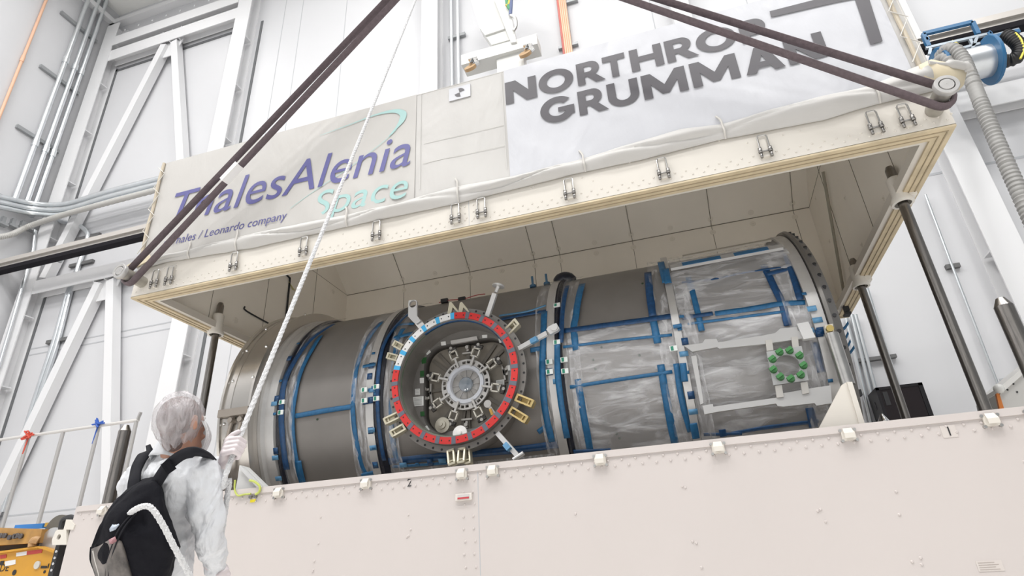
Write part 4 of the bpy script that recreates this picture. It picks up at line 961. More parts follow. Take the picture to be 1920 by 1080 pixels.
for q, n in ((((288, 632), (352, 626), (352, 680), (290, 685)), 6), (((303, 585), (330, 582), (331, 618), (304, 620)), 4), (((772, 535), (818, 528), (822, 585), (778, 590)), 6), (((690, 272), (720, 270), (720, 288), (692, 290)), 0), (((452, 312), (480, 308), (482, 330), (455, 333)), 0), (((362, 372), (385, 356), (395, 370), (372, 388)), 0), (((785, 295), (805, 288), (812, 312), (792, 318)), 0), (((330, 522), (354, 520), (354, 550), (331, 552)), 0), (((355, 806), (372, 795), (388, 822), (368, 832)), 0), (((838, 448), (860, 445), (862, 476), (840, 478)), 0)):
    y = 5.684 if q[0][0] != 772 else 5.77
    c4 = [wp(a, c_, y) for a, c_ in q]; b = MB(); b.prism(c4, (0, .004, 0)); b.m = 1
    for i in range(n):
        t = .15 + .7*i/max(1, n - 1); l, r_ = c4[0].lerp(c4[3], t), c4[1].lerp(c4[2], t); o_ = Vector((0, -.0015, 0)); b.bar(l.lerp(r_, .1) + o_, l.lerp(r_, .85) + o_, .006, .001, (0, 1, 0))
    b.build('sticker', [STK, LINE], dp)
for q in (((338, 405), (370, 400), (366, 435), (342, 438)), ((332, 480), (355, 478), (355, 512), (333, 515)), ((333, 716), (356, 713), (358, 740), (335, 742))):
    b = MB(); b.prism([wp(a, c_, 5.684) for a, c_ in q], (0, .004, 0)); b.build('green_patch', mat('patch_green', (0.015, 0.09, 0.02), 0.5), dp)
b = MB(); c4 = [wp(a, c_, 5.66) for a, c_ in ((508, 305), (660, 278), (664, 298), (512, 325))]; b.prism(c4, (0, .03, 0)); b.build('nameplate_bar', HUB, dp)
# alignment arms and clamps around the port
ARM = mat('arm_aluminium', (0.60, 0.59, 0.58), 0.35, 0.5); GOLD = mat('clamp_gold_anodised', (0.50, 0.38, 0.17), 0.4, 0.6); OLV = mat('clamp_champagne', (0.56, 0.52, 0.40), 0.4, 0.5)
b = MB(); b.bar(wp(345, 225, 5.42), wp(318, 190, 5.38), .075, .05, (0, 1, 0)); aa = b.build('alignment_arm', ARM, dp)
b = MB(); q = wp(290, 92, 5.32); ho = [q + Vector((.042*math.cos(t), 0, .042*math.sin(t))) for t in np.linspace(0, 2*PI, 21)[:-1]]
b.prism([wp(a, c_, 5.32) for a, c_ in ((264, 75), (272, 70), (306, 68), (313, 76), (314, 160), (336, 190), (310, 208), (290, 195), (263, 165))], (0, .03, 0), [ho]); b.build('arm_plate', ARM, aa)
b = MB(); b.bar(wp(722, 165, 5.42), wp(766, 32, 5.36), .05, .035, (0, 1, 0)); aa = b.build('alignment_arm', ARM, dp)
b = MB(); p = wp(770, 25, 5.36); b.cyl(p, p + Vector((.03, 0, .06)), .02, n=10); b.cyl(p + Vector((.03, 0, .06)), p + Vector((.034, 0, .075)), .065, n=20); b.build('arm_pad', ARM, aa)
b = MB(); b.bar(wp(905, 352, 5.42), wp(1068, 262, 5.36), .045, .04, (0, 1, 0)); aa = b.build('alignment_arm', ARM, dp)
b = MB(); b.prism([wp(a, c_, 5.34) for a, c_ in ((1062, 240), (1075, 222), (1120, 202), (1138, 232), (1128, 245), (1085, 268))], (0, .05, 0)); p = wp(1108, 228, 5.335); b.cyl(p, p + Vector((0, -.008, 0)), .035, n=18); b.build('arm_pad', ARM, aa)
b = MB(); b.bar(wp(782, 842, 5.42), wp(900, 975, 5.36), .045, .04, (0, 1, 0)); aa = b.build('alignment_arm', ARM, dp)
b = MB(); p = wp(902, 978, 5.36); b.cyl(p + Vector((-.05, 0, -.02)), p + Vector((.05, 0, .03)), .022, n=10); b.build('arm_pad', ARM, aa)
for pts in (((975, 312), (1010, 293)), ((825, 905), (850, 935))):
    b = MB(); b.bar(wp(*pts[0], 5.365), wp(*pts[1], 5.345), .048, .044, (0, 1, 0)); b.build('tape_strip', TAPEL, dp)
def clamp(p0, p1, w, m, y=5.40):
    a, c_ = wp(*p0, y), wp(*p1, y - .05); d = (c_ - a).normalized(); s_ = d.cross(Vector((0, 1, 0))).normalized()
    b = MB()
    for k in (-1, 1): b.bar(a + s_*w/2*k, c_ + s_*w/2*k, w*.28, .05, (0, 1, 0))
    for t in (0.02, .97): b.bar(a.lerp(c_, t) - s_*w*.6, a.lerp(c_, t) + s_*w*.6, w*.35, .05, (0, 1, 0))
    q = a.lerp(c_, .75); b.bar(q - s_*w*.5, q + s_*w*.5, w*.2, .03, (0, 1, 0)); b.bar(a + Vector((0, .05, 0)), c_ + Vector((0, .06, 0)), w, .02, (0, 1, 0))
    b.build('clamp', m, dp)
clamp((228, 345), (185, 322), .055, OLV); clamp((200, 408), (148, 393), .055, OLV)
clamp((215, 735), (132, 775), .06, OLV); clamp((245, 805), (170, 848), .06, OLV)
clamp((512, 940), (520, 1020), .06, OLV, 5.42); clamp((578, 930), (572, 1010), .06, OLV, 5.42); clamp((605, 930), (612, 1015), .05, OLV, 5.45)
clamp((835, 260), (895, 198), .07, OLV, 5.45); clamp((893, 635), (985, 672), .06, GOLD); clamp((858, 708), (950, 765), .06, GOLD)
for x_ in (0, 62):
    b = MB(); b.prism([wp(a + x_, c_, 5.40) for a, c_ in ((490, 148), (500, 85), (512, 80), (555, 135), (550, 142), (520, 112), (512, 146))], (0, .05, 0)); b.build('clamp', OLV, dp, 'wedge shaped clamp')
# fittings on top of the module beyond the port
for pts in (((380, 132), (420, 125)), ((440, 122), (475, 112))):
    pass
for u, v in ((993, 540), (1022, 532)):
    p = cp(CY(u, v + 6, 1.45)[0], math.radians(60), 1.45); b = MB(); b.cyl(p, p + Vector((0, -.02, .14)), .014, n=8); b.cyl(p, p + Vector((0, 0, .03)), .04, n=10); b.build('top_fitting', mat('fitting_blue_grey', (0.05, 0.12, 0.2), 0.5), mod)
x_ = -1.12; b = MB(); p = cp(x_, math.radians(62), 1.46); b.ball(p, .13, 14, (1.1, 1, .8)); b.build('top_bundle', NAVY, mod, 'dark wrapped bundle on top')
# wire with red tags over the top
b = MB(); P = [cp(-2.75 + .62*t, math.radians(62), 1.47 + .01*math.sin(t*9)) for t in np.linspace(0, 1, 9)]; b.tube(P, .006, 6); b.build('tag_wire', mat('wire_red', (0.35, 0.05, 0.05), 0.5), mod)
for t in (1, 4): b = MB(); b.cbox(P[t], (.09, .04, .05)); b.build('wire_clip', BLACK, mod)
# supports of the base that carry the module
def sup(pts, y, d, extra=None):
    b = MB(); b.prism([W(u, v, y=y) for u, v in pts], (0, d, 0)); return b
b = sup([(1578, 722), (1588, 716), (1614, 803), (1600, 806), (1531, 812)], 5.02, .06); b.box((1.22, 5.0, .3), (1.5, 5.3, 1.7)); b.build('support_bracket', CREAM, base, fix=True)
b = sup([(1588, 716), (1598, 716), (1624, 802), (1614, 803)], 5.0, .3); b.build('support_flange', CREAM, base)
b = sup([(446, 895), (449, 872), (462, 876), (505, 918), (440, 925)], 5.0, .05); sb = b.build('support_bracket', mat('bracket_grey_paint', (0.55, 0.55, 0.54), 0.45), base)
b = MB(); b.bar(W(452, 876, y=4.98), W(498, 925, y=4.98), .03, .03, (0, 1, 0)); b.build('support_brace', mat('brace_grey', (0.5, 0.5, 0.5), 0.45), base)
# earth lead, yellow label, indicator plate and stencilled numbers on the front
b = MB(); b.tube(spline([W(u, v, y=4.78) for u, v in ((441, 900), (440, 918), (446, 929), (458, 927), (470, 926))], 5), .008, 8); b.tube(spline([W(u, v, y=4.77) for u, v in ((468, 901), (477, 903), (487, 912), (486, 922), (479, 927))], 5), .011, 8)
b.build('earth_lead', mat('yellow_green_wire', (0.42, 0.47, 0.10), 0.5), base)
b = MB()
for u, v in ((471, 932), (480, 931)): p = W(u, v, y=4.79); b.cyl(p, p + Vector((0, -.02, 0)), .016, n=8)
b.build('earth_stud', mat('worn_steel', (0.28, 0.27, 0.26)), base)
p = W(474, 939, y=4.795); b = MB(); b.box((p.x - .03, 4.796, p.z - .013), (p.x + .03, 4.80, p.z + .013)); b.build('yellow_label', mat('label_yellow', (0.75, 0.62, 0.02), 0.5), base)
p = W(870, 932, y=4.79); b = MB(); b.cbox(p, (.145, .03, .055), None, .004); ip = b.build('indicator_plate', mat('plate_offwhite', (0.60, 0.56, 0.52), 0.45), base)
b = MB(); b.box((p.x - .05, 4.772, p.z - .016), (p.x + .05, 4.775, p.z + .018)); b.m = 1; b.box((p.x - .05, 4.770, p.z - .016), (p.x + .05, 4.773, p.z - .002)); b.build('indicator_scale', [mat('scale_grey', (0.5, 0.48, 0.47), 0.5), mat('scale_red', (0.45, 0.05, 0.06), 0.5)], ip)
for s_, u, v, h, bg in (('2', 767, 905, .062, False), ('1', 1780, 808, .06, True)):
    p = W(u, v, y=4.79); vs, fs = text_mesh(s_); ym = max(q[1] for q in vs); xm = (max(q[0] for q in vs) + min(q[0] for q in vs))/2
    b = MB(); put(b, vs, fs, lambda x, y: Vector((p.x + (x - xm)*h/ym, 4.7945, p.z - h/2 + y*h/ym))); b.build('stencil_number', INK, base)
    if bg: b = MB(); b.box((p.x - .045, 4.797, p.z - .042), (p.x + .045, 4.80, p.z + .042)); b.build('number_label', mat('label_cream', (0.55, 0.505, 0.475), 0.35), base)
p = W(1857, 1061, y=4.79); b = MB()
for i, s_ in enumerate(('MAX LOAD CHECK', 'BEFORE LIFTING')):
    pass
b.box((p.x - .07, 4.797, p.z - .03), (p.x + .07, 4.80, p.z + .03)); b.m = 1
for i in range(4): b.box((p.x - .06, 4.796, p.z - .022 + .013*i), (p.x + .05 - .02*(i % 2), 4.797, p.z - .018 + .013*i))
b.build('data_plate', [mat('label_cream', (0.55, 0.505, 0.475)), mat('print_brown', (0.36, 0.32, 0.29), 0.6)], base)
# ------------------------------------------------------------------ services on the walls, reel, hoist, guard rail, tug
XW = XL + 0.16
STRUT = mat('strut_channel_grey', (0.34, 0.35, 0.36), 0.45, 0.4)
def conduit(pts, r, label, m=GALV, group=None, name='conduit', couplings=()):
    b = MB(); b.tube(pts, r, 10)
    for i in couplings:
        p = Vector(pts[0]).lerp(Vector(pts[-1]), i); d = (Vector(pts[-1]) - Vector(pts[0])).normalized(); b.cyl(p - d*.12, p + d*.12, r*1.3, n=10)
    return single(b, name, m, label, 'conduit', group)
for y_, l in ((10.17, 'left one of three steel conduits climbing the left wall'), (10.5, 'middle one of three steel conduits climbing the left wall'), (10.75, 'right one of three steel conduits climbing the left wall')):
    conduit([(XW, y_, 11.7), (XW, y_, ZC - .02)], 0.075, l, GALV, 'conduits on the left wall', couplings=(.25, .62))
for z_, l in ((19.45, 'uppermost grey strut bracket under the three wall conduits'), (16.92, 'second grey strut bracket from the top under the three wall conduits'), (14.38, 'lowest grey strut bracket under the three wall conduits')):
    b = MB(); b.box((XL, 9.58, z_ - .06), (XL + .10, 10.95, z_ + .06)); single(b, 'strut_channel', STRUT, l, 'strut', 'strut brackets on the left wall')
conduit([(XW - .08, 9.08, 12.0), (XW - .08, 9.03, ZC - .02)], 0.045, 'thin orange conduit on the left wall at the photo edge', mat('orange_pipe', (0.72, 0.44, 0.30), 0.45), name='orange_conduit', couplings=(.5,))
def corner_run(dv, r, label, m=GALV, nm='conduit', grp='conduit bundle turning the corner'):
    a = [W(u, v + dv, x=XL + .3) for u, v in ((-60, 358), (0, 369), (60, 381))]; c = [W(u, v + dv, y=YF - .15) for u, v in ((120, 383), (200, 360), (305, 333))]; e_ = (c[2] - c[1]).normalized(); c += [c[2] + Vector((4.0, 0, e_.z/e_.x*4.0))]
    a = [Vector((XL + .3, min(p.y, 10.8), p.z)) for p in a]; c = [Vector((max(p.x, XL + .42), p.y, p.z)) for p in c]
    conduit(spline(a + c, 6), r, label, m, grp, nm)
corner_run(0, .075, 'top conduit of the bundle that bends round the hall corner'); corner_run(10, .075, 'second conduit of the bundle that bends round the hall corner'); corner_run(19, .075, 'third conduit of the bundle that bends round the hall corner')
P = spline([W(u, v, x=XL + .3) for u, v in ((-20, 447), (20, 440), (55, 424))] + [W(u, v, y=YF - .3) for u, v in ((115, 404), (180, 386), (305, 353), (420, 322))], 26)
conduit(P, [.075 + .014*(i % 2) for i in range(len(P))], 'ribbed flexible conduit under the bundle at the corner', mat('flex_conduit_pale', (0.45, 0.44, 0.42), 0.5), 'conduit bundle turning the corner', 'flexible_conduit')
for k in range(4):
    b = MB(); u = 18 + k*18; p = W(u, 402 + k*4, x=XW + .1); b.box((XL, p.y - .05, p.z - .3), (XL + .12, p.y + .05, p.z - .05)); b.box((XL, p.y - .12, p.z - .34), (XL + .2, p.y + .12, p.z - .28)); single(b, 'cable_hanger', STRUT, ('grey hanger under the corner bundle, %s from the photo edge' % ('first', 'second', 'third', 'fourth')[k]), 'hanger', 'hangers under the corner bundle')
yb_ = YW - .1
conduit(spline([(lambda p_: Vector((max(p_.x, XL + .12), p_.y, p_.z)))(W(u, v, y=yb_)) for u, v in ((85, 411), (120, 417), (150, 424), (164, 438), (163, 452), (155, 475), (133, 545), (108, 640), (84, 715), (45, 835), (5, 960))], 6), .07, 'steel conduit bending down the back wall behind the left brace', GALV, 'conduits behind the left frame')
conduit([W(158, 470, y=yb_), W(127, 548, y=yb_), W(101, 640, y=yb_), W(76, 715, y=yb_), W(-2, 960, y=yb_)], .06, 'second steel conduit beside the one bending down the back wall', GALV, 'conduits behind the left frame')
for u, v, l in ((163, 443, 'small dark clamp bar on the bent conduit near the upper rail'), (150, 493, 'small dark clamp bar on the bent conduit below the rail'), (108, 637, 'small dark clamp bar on the bent conduit at the wall joint')):
    p = W(u, v, y=yb_); b = MB(); b.box((p.x - .45, YW - .09, p.z - .05), (p.x + .45, YW, p.z + .05)); single(b, 'clamp_bar', mat('clamp_dark', (0.12, 0.12, 0.12), 0.5), l, 'clamp bar', 'clamp bars behind the left frame')
conduit([W(66, 432, y=YF - .1), W(62, 470, y=YF - .1), W(20, 612, y=YF - .1), W(-5, 695, y=YF - .1)], .045, 'thin conduit running down the left column', GALV, 'conduits behind the left frame')
for u0, v0, u1, v1, l in ((845, 0, 850, 166, 'thin left conduit on the wall above the middle of the lid'), (857, 0, 860, 163, 'thin right conduit on the wall above the middle of the lid')):
    p, q = W(u0, v0 - 40, y=yb_), W(u1, v1 + 30, y=yb_); conduit([p, Vector((p.x*.5 + q.x*.5, p.y, 3.0))], .045, l, mat('conduit_white_paint', (0.66, 0.68, 0.70), 0.35, 0.3), 'thin conduits above the middle of the lid')
p = W(853, 67, y=yb_); b = MB(); b.box((p.x - .22, YW - .1, p.z - .05), (p.x + .3, YW, p.z + .05)); single(b, 'clamp_bar', STRUT, 'clamp bar across the two thin conduits above the lid', 'clamp bar')
# copper lines
COP = mat('copper_pipe', (0.78, 0.49, 0.35), 0.4, 0.3); 
for k in range(5):
    p = W(1050 + 3.6*k, 40, y=YW - .12); b = MB(); b.cyl((p.x, p.y, 4.0), (p.x, p.y, ZC - .02), .03, n=8)
    single(b, 'copper_pipe', COP if k else mat('red_pipe', (0.55, 0.16, 0.14), 0.5), ('dark red pipe left of the four copper pipes above the banner', 'first copper pipe right of the dark red pipe', 'second copper pipe right of the dark red pipe', 'third copper pipe right of the dark red pipe', 'rightmost copper pipe of the row above the banner')[k], 'pipe', 'copper pipes above the banner')
for v in (3, 85):
    p = W(1062, v, y=YW - .1); b = MB(); b.box((p.x - .22, YW - .1, p.z - .04), (p.x + .3, YW, p.z + .04)); single(b, 'clamp_bar', STRUT, 'clamp bar across the copper pipes, ' + ('at the top edge of the photo' if v < 9 else 'just above the banner'), 'clamp bar', 'clamp bars of the copper pipes')
# wall conduits at right
conduit([W(1735, 365, y=yb_), W(1782, 490, y=yb_), W(1880, 745, y=yb_), W(1915, 840, y=yb_)], .022, 'thin conduit on the wall between the two right guide posts', GALV, 'conduits on the right of the back wall')
p = W(1787, 497, y=yb_); b = MB(); b.box((p.x - .1, YW - .08, p.z - .04), (p.x + .12, YW, p.z + .04)); single(b, 'clamp_bar', mat('clamp_dark', (0.12, 0.12, 0.12)), 'tiny dark clamp on the thin conduit right of the lid', 'clamp bar')
for u0, u1, l in ((1585, 1628, 'left conduit of the trio behind the right end of the module'), (1597, 1640, 'middle conduit of the trio behind the right end of the module'), (1604, 1652, 'right conduit of the trio behind the right end of the module')):
    conduit([W(u0, 590, y=yb_), W(u1, 770, y=yb_), W(u1 + 16, 840, y=yb_)], .032, l, GALV, 'conduits on the right of the back wall')
conduit([W(1625, 540, y=yb_), W(1662, 660, y=yb_), W(1690, 740, y=yb_)], .035, 'conduit close behind the rear right guide post', GALV, 'conduits on the right of the back wall')
p, q = W(1605, 676, y=yb_), W(1682, 668, y=yb_); b = MB(); b.box((p.x, YW - .1, p.z - .03), (q.x, YW, p.z + .03)); single(b, 'strut_channel', mat('clamp_dark', (0.12, 0.12, 0.12)), 'dark strut bar across the conduits beside the black cabinet', 'strut')
b = MB(); p = W(1606, 738, y=yb_ - .1); b.cbox(p, (.14, .14, .10)); single(b, 'junction_box', BLACK, 'small black box on the wall left of the cabinet', 'junction box')
# long rail for the hose reel, and the reel
YR = 10.4
b = MB(); b.box((-22, YR - .02, 9.92), (9.5, YR + .14, 10.02)); b.m = 0
b.box((-22, YR - .05, 9.86), (9.5, YR + .16, 9.93)); b.box((-22, YR + .02, 9.72), (9.5, YR + .1, 9.87)); b.m = 1; b.box((-22, YR - .05, 9.60), (9.5, YR + .16, 9.72))
r_ = single(b, 'hose_rail', [mat('rail_aluminium', (0.52, 0.49, 0.46), 0.35, 0.3), mat('rail_black', (0.012, 0.011, 0.014), 0.8, spec=0.15)], 'long metal rail with a black underside running behind the lid', 'rail')
for x_ in (-16.9, -11.2, 5.7):
    b = MB(); b.bar((x_, YR + .1, 9.98), (x_, YF + .02, 9.98), .08, .08); b.build('bracket', STRUT, r_)
BLU = mat('reel_blue_paint', (0.02, 0.12, 0.26), 0.4)
def z5(a, c_): return W(1700 + a/6.75, 20 + c_/6.75, y=YR - .25)
reel = thing('hose_reel', 'blue framed hose reel with a silver drum on the rail at upper right', 'hose reel', z5(900, 600))
b = MB()
for p, q in (((205, 298), (830, 148)), ((205, 298), (278, 455)), ((830, 148), (905, 300)), ((240, 370), (280, 360)), ((1040, 285), (1070, 350)), ((1075, 345), (1425, 262)), ((1040, 290), (1060, 285))): b.bar(z5(*p), z5(*q), .07, .07)
b.build('blue_frame', BLU, reel)
b = MB()
for p, q in (((240, 478), (1030, 298)), ((1030, 298), (1060, 390)), ((300, 480), (285, 560)), ((885, 345), (830, 480)), ((800, 370), (830, 430)), ((700, 480), (1000, 400)), ((1130, 370), (1110, 420)), ((1085, 320), (1420, 240)), ((1100, 425), (1200, 400))): b.bar(z5(*p), z5(*q), .05, .05)
b.build('steel_frame', mat('frame_steel_blue', (0.30, 0.34, 0.38), 0.4, 0.5), reel)
dc = z5(1065, 625); lc = z5(345, 610) + Vector((0, 0, 0)); lc.z = dc.z; lc.y = dc.y
b = MB(); b.cyl(lc, dc, .29, n=40); b.build('drum', mat('drum_silver', (0.66, 0.68, 0.70), 0.3, 0.8, noise_amt=.08, noise_scale=5), reel)
for c_, nm in ((dc, 'flange_disc'), (lc, 'flange_disc')):
    b = MB(); b.lathe([(-.03, 0), (-.03, .43), (-.02, .44), (.02, .44), (.03, .43), (.03, 0)], c_, (1, 0, 0), 40)
    for k in range(12): a = 2*PI*k/12; b.bar(c_ + Vector((.035, .15*math.cos(a), .15*math.sin(a))), c_ + Vector((.035, .41*math.cos(a), .41*math.sin(a))), .03, .02, (1, 0, 0))
    b.build(nm, BLU, reel)
b = MB(); b.tube(spline([z5(570, 385), z5(620, 410), z5(660, 450), z5(690, 490)], 3), .025, 6); b.build('yellow_strap', mat('yellow_strap', (0.80, 0.68, 0.08), 0.5), reel)
def hose(pts, r, pitch, m, label, name):
    P = spline(pts, 26); L = 0; rs = []
    Q = [P[0]]; acc = 0
    for i in range(1, len(P)):
        d = (P[i] - P[i-1]).length; n = max(1, int(d/(pitch/4)))
        for k in range(n): Q.append(P[i-1].lerp(P[i], (k+1)/n))
    s_ = 0; rs = [r]
    for i in range(1, len(Q)): s_ += (Q[i] - Q[i-1]).length; rs.append(r*(1 + .075*math.sin(2*PI*s_/pitch)))
    b = MB(); b.tube(Q, rs, 16); return single(b, name, m, label, 'hose')
GH = mat('hose_grey_ribbed', (0.27, 0.265, 0.255), 0.5)
hz = lambda u, v, y: W(u, v, y=y)
hose([hz(1757, 118, 10.05), hz(1770, 108, 9.85), hz(1782, 120, 9.8), hz(1775, 128, 10.0)], .095, .07, GH, 'short loop of grey ribbed hose wound on the reel drum', 'ribbed_hose')
hose([hz(1764, 106, 10.0), hz(1776, 93, 9.8), hz(1792, 95, 9.72), hz(1806, 112, 9.68), hz(1822, 150, 9.6), hz(1852, 225, 9.5), hz(1893, 320, 9.4), hz(1960, 470, 9.3), hz(2060, 700, 9.2), hz(2190, 1000, 9.15)], .108, .075, GH, 'long grey ribbed exhaust hose hanging from the reel', 'ribbed_hose')
hose([hz(1885, 66, 10.1), hz(1897, 72, 10.05), hz(1912, 88, 10.0), hz(1908, 106, 10.0), hz(1890, 114, 10.05), hz(1872, 113, 10.1)], .11, .06, mat('hose_black_ribbed', (0.015, 0.014, 0.014), 0.5), 'black ribbed hose looping at the right side of the reel', 'ribbed_hose')
b = MB(); b.tube(spline([hz(1904, 62, 9.95), hz(1915, 75, 9.9), hz(1919, 95, 9.9), hz(1913, 110, 9.9)], 4), .018, 6); single(b, 'yellow_strap', mat('yellow_strap', (0.8, 0.68, 0.08)), 'yellow strap round the black hose at the right edge', 'strap')
# white hoist leg with two casters
YH = 9.9
ho = thing('hoist_leg', 'white gantry leg on castors, raised behind the top of the lid', 'gantry', W(940, 100, y=YH))
HW = mat('hoist_white_paint', (0.62, 0.62, 0.60), 0.4)
b = MB(); b.prism([W(u, v, y=YH) for u, v in ((865, -60), (925, -60), (958, 74), (922, 84), (899, 52), (892, 30))], (0, .3, 0)); b.build('leg', HW, ho)
b = MB(); b.prism([W(u, v, y=YH - .1) for u, v in ((932, -60), (942, -60), (968, 78), (958, 80), (925, -5))], (0, .12, 0)); b.bar(W(910, 66, y=YH - .02), W(946, 54, y=YH - .02), .05, .05); b.build('leg_cheek', HW, ho)
p = W(866, 112, y=YH); q = W(1008, 78, y=YH); b = MB(); b.box((p.x, YH - .05, p.z - .22), (q.x, YH + .35, p.z + .10)); b.build('foot_beam', HW, ho)
p2 = W(930, 110, y=YH); b = MB(); b.box((p2.x, YH + .05, p.z - .9), (p2.x + .65, YH + .35, p.z - .2)); b.build('lower_box', HW, ho)
def caster(u, v):
    c_ = W(u, v, y=YH - .1); b = MB(); b.cbox(c_ + Vector((.06, .02, .17)), (.22, .2, .03)); cs = b.build('castor', CHROME, ho)
    b = MB(); b.bar(c_ + Vector((.06, -.06, .16)), c_ + Vector((-.02, -.06, 0)), .10, .02); b.bar(c_ + Vector((.06, .06, .16)), c_ + Vector((-.02, .06, 0)), .10, .02); b.bar(c_ + Vector((.08, 0, .15)), c_ + Vector((.16, 0, .02)), .05, .09); b.build('fork', CHROME, cs)
    b = MB(); b.lathe([(-.045, 0), (-.045, .125), (-.035, .145), (.035, .145), (.045, .125), (.045, 0)], c_ + Vector((-.03, 0, -.03)), (0.15, 1, -.55), 24); b.build('wheel', mat('caster_tan_tyre', (0.42, 0.27, 0.14), 0.5), cs)
caster(884, 125); caster(987, 99)
for pts, m_, nm in ((((948, -30), (951, 5), (957, 18)), mat('cable_green', (0.05, 0.25, 0.12), 0.5), 'cable'), (((955, -30), (956, 2), (950, 12)), mat('cable_yellow', (0.7, 0.5, 0.05), 0.5), 'cable'), (((960, -30), (958, 10), (957, 28)), mat('cable_blue', (0.10, 0.13, 0.25), 0.5), 'cable'), (((957, 28), (966, 34), (968, 48), (963, 58)), STEEL, 'hook')):
    b = MB(); b.tube(spline([W(u, v, y=YH - .15) for u, v in pts], 6), .045 if nm == 'cable' else .035, 8); b.build(nm, m_, ho)
# black wall cabinet
cab = thing('equipment_cabinet', 'black equipment cabinet on the wall behind the rear right guide post', 'cabinet', (3.2, 11.1, 2.4))
yc = 10.75; a = W(1641, 727, y=yc); d = W(1727, 712, y=yc); zt_ = a.z; zb_ = 1.9; CB = mat('cabinet_black', (0.012, 0.011, 0.013), 0.4, spec=0.3)
b = MB(); b.box((a.x, yc + .02, zb_), (d.x, YW - .16, zt_)); b.build('body', CB, cab)
b = MB(); fw_ = .045; b.box((a.x, yc, zt_ - fw_), (d.x, yc + .02, zt_)); b.box((a.x, yc, zb_), (d.x, yc + .02, zb_ + fw_)); b.box((a.x, yc, zb_), (a.x + fw_, yc + .02, zt_)); b.box((d.x - fw_*1.4, yc, zb_), (d.x, yc + .02, zt_)); b.build('door_frame', CB, cab)
b = MB(); b.box((a.x + fw_, yc + .012, zb_ + fw_), (d.x - fw_*1.4, yc + .02, zt_ - fw_)); b.build('door_glass', mat('cabinet_smoked_glass', (0.018, 0.013, 0.014), 0.15, spec=0.4), cab)
b = MB(); b.box((a.x + .08, yc + .004, zt_ - .30), (a.x + .15, yc + .014, zt_ - .08)); b.build('door_lock', BLACK, cab)
b = MB(); b.box((a.x - .006, yc + .25, zt_ - .3), (a.x, yc + .33, zt_ - .18)); b.build('side_vent', BLACK, cab)
b = MB(); b.box((a.x + .15, YW - .16, zb_ + .2), (d.x - .25, YW, zb_ + .3)); b.build('wall_bracket', STRUT, cab)
# pale case leaning at the lower right, behind the rim
cs = thing('equipment_case', 'pale grey case with an orange edge behind the rim at far right', 'case', W(1900, 770, y=6.4))
q = [W(u, v, y=6.4) for u, v in ((1870, 738), (1925, 694), (2010, 625), (2010, 860), (1890, 860), (1880, 778))]; q[3].z = q[4].z = .02; b = MB(); b.prism(q, (0, .5, 0)); b.build('body', mat('case_grey', (0.50, 0.49, 0.47), 0.5), cs)
b = MB(); b.prism([W(u, v, y=6.37) for u, v in ((1874, 726), (1925, 683), (2010, 615), (2010, 628), (1925, 696), (1876, 739))], (0, .56, 0)); b.build('lid_rim', mat('case_rim', (0.64, 0.63, 0.61), 0.4), cs)
b = MB(); b.prism([W(u, v, y=6.385) for u, v in ((1868, 738), (1873, 735), (1884, 770), (1900, 860), (1892, 860), (1876, 774))], (0, .03, 0)); b.build('orange_edge', mat('edge_orange', (0.55, 0.17, 0.03), 0.5), cs)
b = MB(); b.ball(W(1873, 729, y=6.38), .045, 12); b.build('corner_knob', HW, cs)
for u, v in ((1889, 731), (1900, 720), (1907, 735)): 
    p = W(u, v, y=6.398); b = MB(); b.cyl(p, p + Vector((0, -.004, 0)), .008, n=8); b.build('screw', INK, cs)
b = MB(); p = W(1657, 790, y=6.4); b.cyl((p.x, p.y, .33), (p.x, p.y, p.z), .05, n=12); b.cyl(p, p + Vector((0, 0, .07)), .05, .012, 12); b.build('locating_pin', CHROME, base)
# guard rail at left
gr = thing('guard_rail', 'grey tubular guard rail behind the left end of the container', 'guard rail', (-13.3, 9.8, 0))
GRM = mat('rail_grey_pipe', (0.45, 0.44, 0.43), 0.4, 0.5)
b = MB(); b.cyl((-19.0, 9.8, 4.36), (-11.18, 9.8, 4.34), .035, n=10); b.build('top_rail', mat('rail_pale_pipe', (0.62, 0.60, 0.58), 0.45, .2), gr)
for x_ in (-15.3, -14.27, -13.26, -12.26, -11.23):
    b = MB(); b.cyl((x_, 9.8, 0), (x_, 9.8, 4.32), .04, n=10); b.build('post', GRM, gr)
b = MB(); b.bar((-11.23, 9.8, 4.28), (-11.14, 9.78, 4.5), .05, .05); b.build('end_hook', GRM, gr)
def ribbon_knot(x_, z_, m_, label):
    b = MB(); r2 = random.Random(int(x_*10))
    for k in range(6): 
        c_ = Vector((x_, 9.76, z_)); P = spline([c_, c_ + Vector((r2.uniform(-.16, .16), -.05, r2.uniform(-.12, .12))), c_ + Vector((r2.uniform(-.2, .2), -.03, r2.uniform(-.14, .1))), c_ + Vector((r2.uniform(-.06, .06), -.02, 0))], 5); b.tube(P, .018, 6)
    b.tube([(x_, 9.76, z_), (x_ - .03, 9.76, z_ - .18), (x_ - .06, 9.77, z_ - .42)], .014, 6)
    return single(b, 'ribbon', m_, label, 'ribbon')
ribbon_knot(-14.20, 4.36, mat('ribbon_red', (0.55, 0.07, 0.04), 0.5), 'red ribbon tied on the guard rail at far left')
k_ = ribbon_knot(-12.22, 4.37, mat('ribbon_blue', (0.03, 0.10, 0.42), 0.5), 'blue ribbon tied on the guard rail post beside the short dark post')
